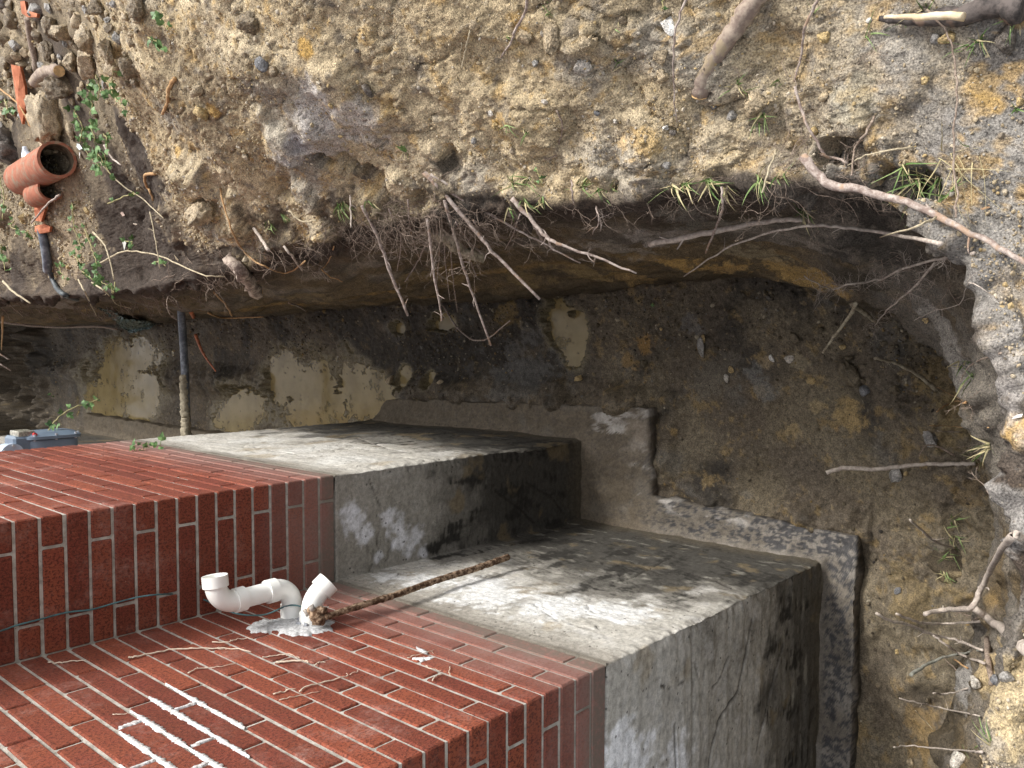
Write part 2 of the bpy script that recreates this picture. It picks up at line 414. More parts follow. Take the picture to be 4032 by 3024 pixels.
# cut face
z = flat[:, 2] + .10 * fbm(flat, 2.2, 3, 201)
wc = np.tile(clay, (n, 1))
st2 = vnoise(np.column_stack([flat[:, 0] * .8, flat[:, 1] * .8, flat[:, 2] * 14 + fbm(flat, 2, 2, 5) * 1.5]), 211)
wc = mixc(wc, (.24, .155, .055), sstep(0.0, .3, st2) * np.exp(-((z + .95) / .22) ** 2) * .95)
wc = mixc(wc, (.19, .165, .135), sstep(-.02, .25, fbm(flat, 3.2, 3, 221)) * np.exp(-((z + .55) / .25) ** 2) * .9)
wc = mixc(wc, (.05, .040, .028), sstep(-.15, .3, st2 * .6 + fbm(flat, 6, 3, 231)) * .6)
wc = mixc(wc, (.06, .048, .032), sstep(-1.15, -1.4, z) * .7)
wc = mixc(wc, top, sstep(-.40, -.18, z + .12 * fbm(flat, 8, 2, 241)))
wc = mixc(wc, (.15, .135, .115), nearbank * sstep(-1.5, -1.2, z) * sstep(-.25, .2, fbm(flat, 3.2, 4, 251) + .1) * .75)
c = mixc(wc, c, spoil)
c = mixc(c, top, edge * sstep(7.25, 6.7, pvv) * .8 * (1 - nearbank))
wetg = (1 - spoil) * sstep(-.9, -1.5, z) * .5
M_SOIL = m_soil('soil', .009, .004, .6)
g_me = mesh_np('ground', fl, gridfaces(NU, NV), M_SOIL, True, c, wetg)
ground = link('ground', g_me, kind='structure')
SURF.append(ground)
GP, GN, Gpv = fl, nf, pvv
def sculpt(me, P, Nm, items):
    q_ = [(land(px, py), rp, am) for px, py, rp, am in items]; n1_ = fbm(P, 7, 3, 1201); n2_ = fbm(P, 22, 2, 1203)
    for (t, c0, _), rp, am in q_:
        d = np.linalg.norm(P - c0, axis=1) / (rp * t / F_PX); mk = d < 2.2
        P[mk] += Nm[mk] * (am * sstep(1.15, .45, d[mk] + .8 * n1_[mk] + .25 * n2_[mk]))[:, None]
    me.vertices.foreach_set('co', P.astype(np.float32).ravel()); me.update(); bpy.context.view_layer.update()
bpy.context.view_layer.update()
sculpt(g_me, fl, nf, [(800, 780, 150, .06), (700, 900, 90, .04), (920, 900, 110, .05), (740, 640, 90, .03), (1120, 560, 110, .05), (1230, 520, 90, .03), (1270, 635, 45, -.07), (1370, 640, 55, -.05), (1480, 690, 60, -.05), (1130, 760, 70, -.03), (1210, 770, 60, .04), (1600, 720, 80, .05), (1480, 780, 70, .045), (1780, 640, 50, -.05), (1400, 420, 160, .03), (1700, 480, 130, -.02), (2100, 480, 150, .025), (2550, 600, 130, .04), (2880, 560, 120, .03), (3000, 400, 80, .025),
 (2250, 150, 90, .02), (2500, 300, 120, -.015), (2780, 250, 150, .02), (3100, 250, 130, -.02), (3330, 430, 120, .03), (3480, 560, 60, .03), (3350, 600, 60, -.05), (3300, 620, 70, -.06), (3480, 800, 110, -.07), (3620, 760, 80, -.04), (3640, 1360, 130, -.05), (3800, 1470, 70, -.05), (3870, 1560, 70, .04), (3900, 1640, 50, .03), (3950, 1320, 90, .03), (3990, 1900, 90, .03), (3850, 1800, 60, -.03), (3900, 2100, 60, -.05), (3860, 2020, 45, .03),
 (3800, 2200, 90, .13), (3760, 2190, 60, .06), (3790, 2420, 60, .05), (3850, 2480, 60, -.07), (3950, 2380, 80, -.05), (3720, 2620, 60, .04), (3900, 2650, 70, .03), (3780, 2850, 60, -.03), (3720, 2950, 60, .05), (600, 200, 90, -.02), (440, 160, 60, .03), (300, 120, 60, .03), (1000, 250, 130, .02), (520, 560, 120, -.03), (560, 800, 120, -.03), (560, 1000, 110, -.02), (60, 640, 90, -.05), (1900, 250, 120, -.02), (3560, 300, 120, .02)])

# ================================================================== TRENCH FLOOR
yy = [-2.1]
while yy[-1] < 9.4: yy.append(yy[-1] + .0016 * math.hypot(yy[-1] - CAM[1], 3.5) * (1.0 if yy[-1] < 7.6 else 1.5))
yy = np.array(yy + [10, 11, 13]); xx = np.concatenate([np.linspace(-3.2, -.8, 24)[:-1], np.linspace(-.8, -.05, 60)[:-1], np.linspace(-.05, 1.42, 270)])
XX, YY = np.meshgrid(xx, yy, indexing='ij'); fp = np.column_stack([XX.ravel(), YY.ravel(), np.zeros(XX.size)])
PUD = [  # cx, cy, rx, ry, rotation
 (.60, 5.35, .27, .75, .2), (.30, 5.70, .22, .45, 0), (.42, 4.95, .26, .45, .5),
 (.35, 3.35, .17, .38, .3),
 (.50, 2.35, .26, .42, .1), (.62, 2.75, .20, .22, 0), (.55, 1.85, .18, .34, -.3), (.52, 1.62, .14, .16, 0),
 (1.0, .20, .13, .09, .3), (.88, .12, .12, .08, .2), (.96, .08, .10, .07, 0), (1.0, 1.05, .05, .10, .0), (.66, 1.42, .07, .07, 0), (.66, 1.18, .05, .04, 0), (.97, 1.45, .04, .06, 0)]
pud = np.full(len(fp), -9.0)
for (a, b, rx, ry, ro) in PUD:
    dx, dy = fp[:, 0] - a, fp[:, 1] - b; ca, sa = math.cos(ro), math.sin(ro)
    q = 1 - np.sqrt(((dx * ca + dy * sa) / rx) ** 2 + ((-dx * sa + dy * ca) / ry) ** 2); pud = np.maximum(pud, q)
nz1 = fbm(fp, 4, 4, 301); nz2 = fbm(fp, 14, 3, 311); nz3 = fbm(fp, 45, 2, 321)
pm = sstep(-.12, .16, pud + nz1 * .6 + nz2 * .50 + nz3 * .34)
rub = sstep(.0, .5, fbm(fp, 2.0, 2, 331) + .55 * sstep(.45, 1.0, fp[:, 0]) - .1)
e1, j1 = lumps(fp + .02 * nz3[:, None], 18, 341, .5); e2, j2 = lumps(fp + .01 * nz3[:, None], 45, 351, .6); e3, j3 = lumps(fp, 90, 361, .6)
nz4 = fbm(fp, 100, 2, 325)
fz = -1.590 + nz1 * .024 + nz2 * .018 * (.4 + rub) + nz3 * .007 + nz4 * .0022 + (e1 * .020 + e2 * .011 + e3 * .004) * (.22 + rub) * (1 - .85 * pm)
fz += .05 * sstep(.75, 1.1, fp[:, 0]) * (1 - pm) + .09 * sstep(-1.1, -1.75, fp[:, 1]) * (.5 + nz1)
ck0 = np.abs(fbm(fp, 9, 3, 1401)); fz -= sstep(.03, .0, ck0) * .008 * sstep(-.05, .25, fbm(fp, 3, 2, 1403))
fz = fz * (1 - pm) + (-1.612 + nz2 * .012 + nz1 * .012 + nz3 * .004 + e2 * .010) * pm
fe = np.minimum(np.abs(fp[:, 0] - np.where(fp[:, 1] < -.4, .14, .57)) + 9 * (fp[:, 1] < -1.4), np.hypot(np.maximum(.14 - fp[:, 0], 0) + np.maximum(fp[:, 0] - .6, 0), fp[:, 1] + .42)); fz += sstep(.16, .0, fe) * (.045 + nz1 * .07 + nz2 * .02 + .03 * (fp[:, 1] > -.3)) * (1 - pm)
rise = sstep(6.9, 8.8, fp[:, 1] + .5 * nz1); fz += rise * (1.35 + nz2 * .25 + nz1 * .3)
fp[:, 2] = fz
mud = np.array([.108, .086, .060]); fc = np.tile(mud, (len(fp), 1))
fc = mixc(fc, (.030, .026, .021), sstep(-.05, .30, fbm(fp, 2.4, 4, 371) + .5 * sstep(-.1, .2, fp[:, 1]) * sstep(2.2, 1.6, fp[:, 1]) * sstep(.62, .75, fp[:, 0]) - .08) * .85)
fc = mixc(fc, (.160, .130, .085), sstep(-.2, .3, fbm(fp, 3.1, 4, 381)) * sstep(.4, -.4, fp[:, 1]) * .85)
fc = mixc(fc, (.22, .155, .07), sstep(.22, .5, fbm(fp, 9, 5, 391, .7)) * (.2 + .5 * sstep(.3, -.2, fp[:, 1])))
fc = fc * (1 + .3 * np.clip(nz3 + nz4, -.8, .8))[:, None]
fc = mixc(fc, (.12, .115, .105), sstep(.25, .5, fbm(fp, 4.4, 4, 401)) * .4)
fc = mixc(fc, (.045, .038, .028), rise * .5 + .25 * sstep(1.8, 4.5, fp[:, 1]) * (1 - rise))
sel = sstep(.15, .3, e2) * (j2 > .72); fc = mixc(fc, (.26, .20, .11), sel * .65)
sel = sstep(.15, .3, e3) * (j3 > .84); fc = mixc(fc, (.30, .26, .19), sel * .45)
fc = mixc(fc, (.03, .026, .022), sstep(.02, 0, e2) * rub * .3)
ck = np.abs(fbm(fp, 9, 3, 1401)); fc = mixc(fc, (.035, .028, .02), sstep(.022, .0, ck) * sstep(-.05, .25, fbm(fp, 3, 2, 1403)) * (1 - pm) * .75)
rim = sstep(-.5, -.05, pud + nz1 * .6 + nz2 * .3) * (1 - pm); fc = mixc(fc, (.17, .142, .085), rim * .75); fc = mixc(fc, (.19, .155, .085), pm)
wetf = np.clip(.40 + .55 * rim + .3 * pm + .35 * nz1 + .35 * nz3, 0, 1)
M_MUD = m_soil('wet_mud', .005, .002, .5, 160)
f_me = mesh_np('trench_floor', fp, gridfaces(len(xx), len(yy))[:, ::-1] if False else gridfaces(len(xx), len(yy)), M_MUD, True, fc, wetf)
trench_floor = link('trench_floor', f_me, kind='structure'); SURF.append(trench_floor)

# muddy water
s = NT('muddy_water'); nz = s.noise(7, 4, .6); c_ = s.mix(s.ramp(nz, .3, .7), (.20, .150, .066), (.265, .205, .098)); at_ = s.n('ShaderNodeAttribute', attribute_name='Col')
s.fin(c_, s.ramp(s.noise(9, 3), .4, .6, .05, .2), s.bump(s.noise(34, 3), .25, .003), .2)
tr = s.n('ShaderNodeBsdfTransparent'); mx = s.n('ShaderNodeMixShader'); s.l(at_.outputs['Alpha'], mx.inputs[0]); s.l(tr.outputs[0], mx.inputs[1]); s.l(s.b.outputs[0], mx.inputs[2]); s.l(mx.outputs[0], s.o.inputs[0]); M_WATER = s.m
# turbid water: clear where it is a film, opaque where it is a centimetre deep
WL = -1.5975; nX, nY = len(xx), len(yy); zg = fz.reshape(nX, nY)
PB = [((.45, 5.35), (.75, 1.4)), ((.35, 3.40), (.3, .45)), ((.54, 2.22), (.42, .70)), ((.93, .15), (.26, .26)), ((.98, 1.25), (.12, .42)), ((.66, 1.30), (.13, .20))]
for (cx, cy), (rx, ry) in PB:
    i0, i1 = np.searchsorted(xx, [cx - rx, cx + rx]); j0, j1 = np.searchsorted(yy, [cy - ry, cy + ry]); i0 = max(0, i0)
    sx, sy = np.meshgrid(xx[i0:i1], yy[j0:j1], indexing='ij'); dz = WL - zg[i0:i1, j0:j1]
    F_ = gridfaces(i1 - i0, j1 - j0); keep = (dz.ravel()[F_] > -.001).any(1); F_ = F_[keep]
    if not len(F_): continue
    used = np.unique(F_); mp = np.full(sx.size, -1); mp[used] = np.arange(len(used))
    V = np.column_stack([sx.ravel(), sy.ravel(), np.full(sx.size, WL)])[used]
    link('water', mesh_np('water', V, mp[F_], M_WATER, True, np.ones((len(used), 3)) * .2, sstep(.0, .011, dz.ravel()[used])), kind='structure')

# ================================================================== CONCRETE FOUNDATION
def path_fn(pts, r):
    """rounded polyline -> dense samples (pos, normal-to-right, arclength, corner index param)"""
    out = []
    n = len(pts)
    for i in range(n - 1):
        a, b = np.array(pts[i], float), np.array(pts[i + 1], float); out.append((a, b))
    return out
def offset_ring(pts, closed=False):
    pass
def wall_ribbon(pts, step, zs, rad, seed):
    """plan polyline, outside on its right-hand side when walked; returns grid P (ns,nz,3), normals xy, seg index"""
    S_, Nrm, seg, arc = [], [], [], []
    n = len(pts); acc = 0
    for i in range(n - 1):
        a, b = np.array(pts[i][:2], float), np.array(pts[i + 1][:2], float); d = b - a; Ln = np.linalg.norm(d); d /= Ln
        nr = np.array([d[1], -d[0]]); st = step(a, b); k = max(2, int(Ln / st))
        ts = np.linspace(0, Ln, k, endpoint=False)
        for t in ts: S_.append(a + d * t); Nrm.append(nr); seg.append(i); arc.append(acc + t)
        acc += Ln
    S_.append(b); Nrm.append(nr); seg.append(n - 2); arc.append(acc)
    return np.array(S_), np.array(Nrm), np.array(seg), np.array(arc)
FP = [(-3.2, -LA_), (0, -LA_), (0, 0), (W_, 0), (W_, LD_), (0, LD_), (0, HY), (-3.2, HY)]
def fstep(a, b):
    m_ = (a + b) / 2
    if m_[1] > 2.5 or m_[0] < -1.4 and m_[1] > 0: return .05
    return .0065
Sx, Nx, seg, arc = wall_ribbon(FP, fstep, None, 0, 0)
sn = smooth_cols(np.concatenate([Nx], 1), 5); Sxs = smooth_cols(Sx, 5)      # softened arrises
Sxs[0], Sxs[-1] = Sx[0], Sx[-1]
zz = np.concatenate([[-.004], [-.004], -.012 - np.arange(0, 1.60, .0072)])
ns, nz_ = len(Sx), len(zz)
PP = np.zeros((ns, nz_, 3)); PP[:, :, :2] = Sxs[:, None, :]; PP[:, :, 2] = zz[None, :]
PP[:, 0, :2] -= sn * .06
PP[:, 1, :2] -= sn * .004
cp = PP.reshape(-1, 3); cn = np.zeros_like(PP); cn[:, :, :2] = sn[:, None, :]; cn = cn.reshape(-1, 3)
segv = np.broadcast_to(seg[:, None], (ns, nz_)).ravel(); zc = cp[:, 2]; xc = cp[:, 0]; yc = cp[:, 1]
low = sstep(-.01, -.1, zc)
dsp = (fbm(cp, 1.4, 2, 501) * .016 + fbm(cp, 8, 3, 511) * .005 + fbm(cp, 40, 3, 521) * .0022) * low
# board and trowel marks
isC = (segv == 0); isA = (segv == 1); isB = (segv == 2); isD = (segv == 3)
hor = vnoise(np.column_stack([xc * 3, yc * 3, zc * 30]), 531)
dsp += np.where(isC, hor * .006 * low, hor * .0025 * low)
crk = np.abs(fbm(cp * np.array([1, 1, 1.6]), 3.0, 3, 541)); crk2 = np.abs(fbm(cp + 7, 5, 3, 543))
dsp -= (sstep(.018, 0, crk) * .006 * sstep(.0, .25, fbm(cp, 2, 2, 551)))
dsp += .012 * sstep(-1.40, -1.6, zc)
seam = np.exp(-((zc + .475 + .02 * fbm(cp, 3, 2, 5)) / .006) ** 2) * isC; dsp -= seam * .006
cd = np.minimum.reduce([np.hypot(xc - a_, yc - b_) for a_, b_ in ((0, -LA_), (W_, 0), (W_, LD_))]); dsp -= sstep(.035, .0, cd) * (np.abs(fbm(cp, 9, 4, 1301)) * .028 + .003) * sstep(-.02, -.1, zc)
def cray(px, py, ax, val):
    d = ray(px, py); t = (val - CAM[ax]) / d[ax]; return CAM + d * t
crkm = np.zeros(len(cp))
for ax, val, pxs, wd in ((1, -LA_, [(2960, 2440), (2948, 2507), (2908, 2720), (2835, 2839), (2802, 2945), (2790, 3040)], .005), (1, -LA_, [(2656, 2852), (2653, 3030)], .003), (1, -LA_, [(3085, 2540), (3065, 2594), (3005, 2826), (2975, 2960)], .004), (1, -LA_, [(2603, 2700), (2640, 2712), (2700, 2680)], .003),
      (1, -LA_, [(2720, 2500), (2735, 2600), (2760, 2700)], .003), (1, -LA_, [(2870, 2590), (2830, 2690), (2790, 2720)], .004), (0, 0, [(2755, 2269), (2820, 2290), (2888, 2322)], .005), (0, 0, [(2480, 2215), (2600, 2260), (2740, 2262)], .003), (0, 0, [(2100, 2380), (2200, 2450), (2330, 2480)], .0025), (0, 0, [(2400, 2300), (2500, 2270), (2640, 2200)], .003), (0, 0, [(1500, 2250), (1700, 2230), (2000, 2150), (2150, 2120)], .003),
      (0, W_, [(1404, 1723), (1530, 1769), (1640, 1790)], .005), (0, W_, [(1250, 1700), (1390, 1722)], .003), (0, W_, [(1000, 1755), (1180, 1790), (1330, 1800)], .003), (0, W_, [(1500, 1680), (1700, 1695), (1900, 1720), (2100, 1735)], .005), (1, 0, [(2080, 1900), (2180, 1960), (2220, 2020)], .004), (1, 0, [(1950, 1930), (2050, 2000), (2110, 2060)], .004), (1, 0, [(1450, 1880), (1500, 2000), (1480, 2180)], .002)):
    Q = [cray(a, b, ax, val) for a, b in pxs]
    for A_, B_ in zip(Q[:-1], Q[1:]):
        ab = B_ - A_; t_ = np.clip(((cp - A_) @ ab) / (ab @ ab), 0, 1); d_ = np.linalg.norm(cp - A_ - t_[:, None] * ab, axis=1) + .012 * np.abs(fbm(cp, 20, 2, 77))
        crkm = np.maximum(crkm, sstep(wd * 2.4, wd * .5, d_))
dsp -= crkm * .007
cp2 = cp + cn * dsp[:, None]
cn1, cn2, cn3, cn4 = fbm(cp, 3, 4, 561), fbm(cp, 9, 4, 571), fbm(cp, 30, 3, 581), fbm(cp * np.array([1, 1, .35]), 12, 4, 591)
pale = np.array([.50, .475, .42]); grey_c = np.array([.28, .26, .22]); dark = np.array([.035, .032, .027]); brn = np.array([.12, .10, .07])
tl_ = zc + .28 * yc * isA + .15 * xc * isC
stz = vnoise(np.column_stack([xc * 7, yc * 7, tl_ * 45]), 601) + .7 * vnoise(np.column_stack([xc * 18, yc * 18, tl_ * 100]), 603)
cc = mixc(np.tile(pale, (len(cp), 1)), grey_c, sstep(.0, .55, cn1 + .4 * cn2) * .9)
cc = mixc(cc, (.62, .60, .56), sstep(.05, .4, cn2 + .5 * cn3) * .6)
cc = mixc(cc, (.33, .26, .16), sstep(.28, .5, fbm(cp, 6, 3, 611)) * .5)
# --- where the black damp-proof stain lies on each face (height of its upper edge)
hA = -.56 - .16 * sstep(-.9, -1.2, yc)
hB = np.full_like(zc, -.55); hC = -1.0 + .0 * zc; hD = -.72 + 0 * zc
hh = np.where(isA, hA, np.where(isB, hB, np.where(isC, hC, np.where(isD, hD, -.8))))
stain = sstep(.10, -.10, zc - hh + .34 * cn1 + .20 * cn2 + .10 * stz)
cc = mixc(cc, grey_c * .8, isB * sstep(-.5, .1, cn1 + .4) * .75)
cc = mixc(cc, grey_c * .55, stain * .85)
deep = sstep(.13, -.13, zc - hh + .20 + .50 * fbm(cp, 4, 5, 621) + .14 * stz)
cc = mixc(cc, dark, deep * np.where(isC, .5, .75))
cc = mixc(cc, dark, sstep(.05, .35, cn4 + .5 * stz + .3 * cn3) * (stain * .9 + .10))
cc = mixc(cc, (.06, .055, .048), sstep(.22, .5, np.abs(stz) + .5 * cn3) * (isC * .18 + .1))
cc = mixc(cc, (.20, .155, .09), stain * sstep(.2, .45, fbm(cp, 7, 4, 631)) * .7)
cc = mixc(cc, (.42, .40, .34), (isA | isC) * stain * sstep(.25, .5, fbm(cp * np.array([1, 1, 3]), 8, 4, 641)) * .5)
cc = mixc(cc, brn, sstep(-1.36, -1.50, zc + .05 * cn2) * .85)
# mud line under the bricks
cc = mixc(cc, (.27, .245, .205), sstep(-.15, -.05, zc + .06 * cn1 + .03 * cn2) * np.where(isA | isD, .8, .3))
cc = mixc(cc, (.10, .085, .065), sstep(-.035, -.010, zc + .02 * cn2) * np.where(isA | isD, .8, .15))
# efflorescence on the short face
def blob(px, py, pz, r, amt, colr):
    global cc
    d = np.sqrt((xc - px) ** 2 + (yc - py) ** 2 + (zc - pz) ** 2); cc = mixc(cc, colr, sstep(1.0, .5, d / r + .9 * np.abs(cn2) + .5 * cn3 + .35 * cn4) * amt)
for (a, b, r) in ((.25, -.07, .05), (.20, -.10, .06), (.15, -.14, .045), (.20, -.26, .05), (.16, -.30, .06), (.10, -.31, .05), (.06, -.36, .045), (.11, -.40, .05), (.05, -.20, .03), (.03, -.44, .03)):
    blob(a, 0, b, r * 1.25, .9, (.62, .62, .64))
for (a, b, r) in ((-.27, -.08, .12), (-.36, -.14, .17), (-.5, -.22, .2), (-.42, -.36, .14), (-.7, -.2, .2)): blob(a, -LA_, b, r, .9, (.80, .80, .80))
for (a, b, r) in ((-.25, -.22, .14), (-.55, -.25, .20), (-.8, -.30, .22), (-1.0, -.42, .18), (-.45, -.35, .15), (-.12, -.16, .10)): blob(0, a, b, r, .85, (.76, .76, .74))
for (a, b, r) in ((.3, -.28, .2), (.75, -.4, .22), (1.2, -.42, .2)): blob(W_, a, b, r, .6, (.62, .61, .57))
cc = mixc(cc, (.03, .025, .02), seam * .3); cc = mixc(cc, (.035, .03, .025), crkm * .85)
cc = mixc(cc, (.04, .035, .03), sstep(.012, 0, crk) * .6 * sstep(.0, .25, fbm(cp, 2, 2, 551)))
s = NT('concrete'); a = s.n('ShaderNodeAttribute', attribute_name='Col'); n1 = s.noise(70, 5, .7); n2 = s.noise(300, 3, .7)
n3 = s.noise(24, 5, .7, stretch=(1, 1, 2.5))
k = s.math('ADD', s.math('ADD', s.ramp(n1, .25, .75, .72, 1.2), s.ramp(n2, .3, .7, -.14, .14)), s.ramp(n3, .3, .7, -.12, .14)); cb = s.n('ShaderNodeCombineColor')
for i in range(3): s.l(k, cb.inputs[i])
c_ = s.mix(1.0, a.outputs['Color'], cb.outputs[0], 'MULTIPLY')
pit = s.n('ShaderNodeTexVoronoi'); pit.inputs['Scale'].default_value = 55; s.l(s.pos(), pit.inputs['Vector'])
sp = s.n('ShaderNodeSeparateColor'); s.l(pit.outputs['Color'], sp.inputs[0])
ph = s.math('MULTIPLY', s.ramp(sp.outputs[0], .9, .93), s.ramp(pit.outputs['Distance'], .3, .15))
c_ = s.mix(s.math('MULTIPLY', ph, .7), c_, (.05, .045, .04))
nb = s.bump(s.math('SUBTRACT', n1, ph), .7, .003); nb = s.bump(n2, .6, .0012, nb)
M_CONC = s.fin(c_, .85, nb, .3)
fnd = empty('foundation_wall', (0, 0, -1.5), 'grey stained concrete foundation wall stepping under the red brickwork', 'foundation')
fm = mesh_np('concrete_face', cp2, gridfaces(ns, nz_), M_CONC, True, cc)
fo = link('concrete_face', fm); fo.parent = fnd; fo.matrix_parent_inverse = Matrix.Translation((0, 0, 1.5)); SURF.append(fo)

# footing
def footing(inner, outer, ztop, seed, bl=.55):
    I, O = [], []
    for i in range(len(inner) - 1):
        a, b, c1, d1 = map(lambda q: np.array(q, float), (inner[i], inner[i + 1], outer[i], outer[i + 1]))
        Ln = max(np.linalg.norm(d1 - c1), np.linalg.norm(b - a)); k = max(2, int(Ln / .008))
        for t in np.arange(k) / k: I.append(a + (b - a) * t); O.append(c1 + (d1 - c1) * t)
    I.append(np.array(inner[-1], float)); O.append(np.array(outer[-1], float)); I, O = np.array(I), np.array(O)
    I = smooth_cols(I, 5); O = smooth_cols(O, 9)
    fr = np.concatenate([np.linspace(-.02, .96, 26), [.985, 1.0, 1.0, 1.0, 1.0, 1.0]])
    z_ = np.concatenate([np.zeros(26), [-.004, -.014, -.03, -.06, -.1, -.16]])
    Pq = I[:, None, :] + (O - I)[:, None, :] * fr[None, :, None]
    Pq = np.concatenate([Pq, np.broadcast_to(z_[None, :, None], (len(I), len(fr), 1)) + ztop], 2)
    nn = gridnormals(Pq); 
    if nn[len(I) // 2, 8, 2] < 0: nn = -nn
    p = Pq.reshape(-1, 3); frv = np.broadcast_to(fr, (len(I), len(fr))).ravel()
    p = p + nn.reshape(-1, 3) * (fbm(p, 5, 3, seed) * .022 + fbm(p, 14, 3, seed + 4) * .010 + fbm(p, 45, 2, seed + 3) * .004)[:, None]
    p[:, 2] += .03 * sstep(.25, 0, frv) * (.5 + fbm(p, 3, 2, seed + 9))
    b1, b2, b3 = fbm(p, 4, 3, seed + 5), fbm(p, 30, 3, seed + 6), fbm(p * np.array([1, .45, 1]), 80, 2, seed + 7)
    cl_ = mixc(np.tile(np.array([.15, .13, .105]), (len(p), 1)), (.22, .198, .17), sstep(-.2, .3, b1))
    near_ = sstep(-.30, -.55, p[:, 1]) 
    cl_ = mixc(cl_, np.array([.125, .098, .066]), (1 - near_) * sstep(-.35, .1, b1 + .1) * .85)
    cl_ = mixc(cl_, (.034, .036, .043), sstep(-.04, .12, .55 * b2 + .8 * b3 + .35 * b1 + .12 * near_ - .12) * (.25 + .55 * near_) * sstep(.05, .2, frv))
    white = sstep(.08, .28, fbm(p * np.array([2.2, 1, 1]), 9, 4, seed + 11)) * (sstep(.55, .85, frv) * sstep(.30, .1, np.abs(p[:, 1] + .62) - .1) + sstep(.16, .05, np.abs(p[:, 1] + .18)) * (p[:, 0] > .45))
    cl_ = mixc(cl_, (.46, .43, .39), white * .8)
    cl_ = mixc(cl_, (.27, .225, .175), sstep(-.15, .25, fbm(p, 7, 4, seed + 15)) * sstep(-.55, -.3, p[:, 1]) * sstep(.1, -.1, p[:, 1]) * sstep(.28, .45, p[:, 0]) * .85)
    cl_ = mixc(cl_, (.06, .048, .032), sstep(1.0, 1.001, frv + (p[:, 2] < ztop - .03) * .01) * .7)
    cl_ = mixc(cl_, (.10, .08, .055), sstep(.7, 1.6, p[:, 1]) * .8)
    return mesh_np('footing', p, gridfaces(len(I), len(fr)), M_CONC, True, cl_)
fa = link('footing', footing([(-3, -LA_), (0, -LA_), (0, 0), (W_, 0), (W_, 1.62)], [(-3, -1.35), (.125, -1.372), (.165, -.415), (.585, -.395), (.535, 1.50)], -1.50, 700))
fa.parent = fnd; fa.matrix_parent_inverse = Matrix.Translation((0, 0, 1.5)); SURF.append(fa)
fb_ = link('footing', footing([(0, LD_), (0, HY - .3)], [(.17, LD_), (.175, 5.95)], -1.49, 760)); fb_['label'] = 'muddy footing strip at the far end of the wall'
fb_.parent = fnd; fb_.matrix_parent_inverse = Matrix.Translation((0, 0, 1.5)); SURF.append(fb_)

# ================================================================== BRICK WALL
s = NT('brick'); oi = s.n('ShaderNodeObjectInfo'); geo = s.pos(); sepp = s.n('ShaderNodeSeparateXYZ'); s.l(geo, sepp.inputs[0])
r_ = oi.outputs['Random']
ca = s.mix(s.ramp(r_, 0, 1), (.145, .037, .021), (.262, .071, .036))
ca = s.mix(s.ramp(s.noise(9, 4, .7), .4, .65, 0, .5), ca, (.20, .045, .03))
st = s.noise(160, 4, .75, stretch=(1, 1, .8)); st2 = s.noise(420, 2, .6)
ca = s.mix(s.ramp(st, .46, .60, 0, .85), ca, (.060, .017, .012))
ca = s.mix(s.ramp(s.noise(120, 5, .8, stretch=(1, 1, .5)), .55, .68, 0, .6), ca, (.33, .10, .055))
ca = s.mix(s.ramp(st2, .62, .72, 0, .5), ca, (.36, .12, .075))
hzb = s.noise(3.2, 5, .75); ca = s.mix(s.math('MULTIPLY', s.ramp(hzb, .50, .68, 0, .55), s.ramp(s.noise(70, 5, .8), .35, .65)), ca, (.36, .21, .175))
# pale lime specks and splashed grey-pink dust towards the bottom courses
sp_ = s.noise(38, 6, .8); ca = s.mix(s.ramp(sp_, .66, .72, 0, .55), ca, (.5, .36, .30))
hz = s.math('ADD', sepp.outputs[2], s.math('MULTIPLY', s.math('SUBTRACT', s.noise(6, 4, .6), .5), .30))
dust = s.math('MULTIPLY', s.ramp(hz, .38, -.02), s.ramp(s.noise(90, 4, .7), .25, .6, .45, .9))
ca = s.mix(dust, ca, (.27, .165, .14)); d2 = s.ramp(hz, .11, .02, 0, .8)
ca = s.mix(s.math('MULTIPLY', d2, s.ramp(s.noise(60, 5, .7), .3, .55)), ca, (.15, .125, .10))
nb = s.bump(st, .9, .0022); nb = s.bump(st2, .7, .0012, nb)
M_BRICK = s.fin(ca, .88, nb, .25)
s = NT('mortar'); pz = s.n('ShaderNodeSeparateXYZ'); s.l(s.pos(), pz.inputs[0])
c_ = s.mix(s.ramp(s.noise(25, 5, .7), .35, .65), (.30, .28, .245), (.50, .475, .425))
hz = s.math('ADD', pz.outputs[2], s.math('MULTIPLY', s.math('SUBTRACT', s.noise(9, 4, .6), .5), .25))
c_ = s.mix(s.ramp(hz, .25, 0, 0, .7), c_, (.19, .165, .13))
c_ = s.mix(s.ramp(s.noise(120, 4, .7), .6, .7, 0, .6), c_, (.10, .09, .08))
M_MORT = s.fin(c_, .95, s.bump(s.noise(180, 4, .7), .9, .003), .2)
JT = .0095
bw = empty('brick_wall', (0, 0, 0), 'red brick house wall with projecting bay standing on the concrete foundation', 'wall')
bricks = []     # (x0,x1,y0,y1,z0,z1)
NC = 36; h = JT / 2
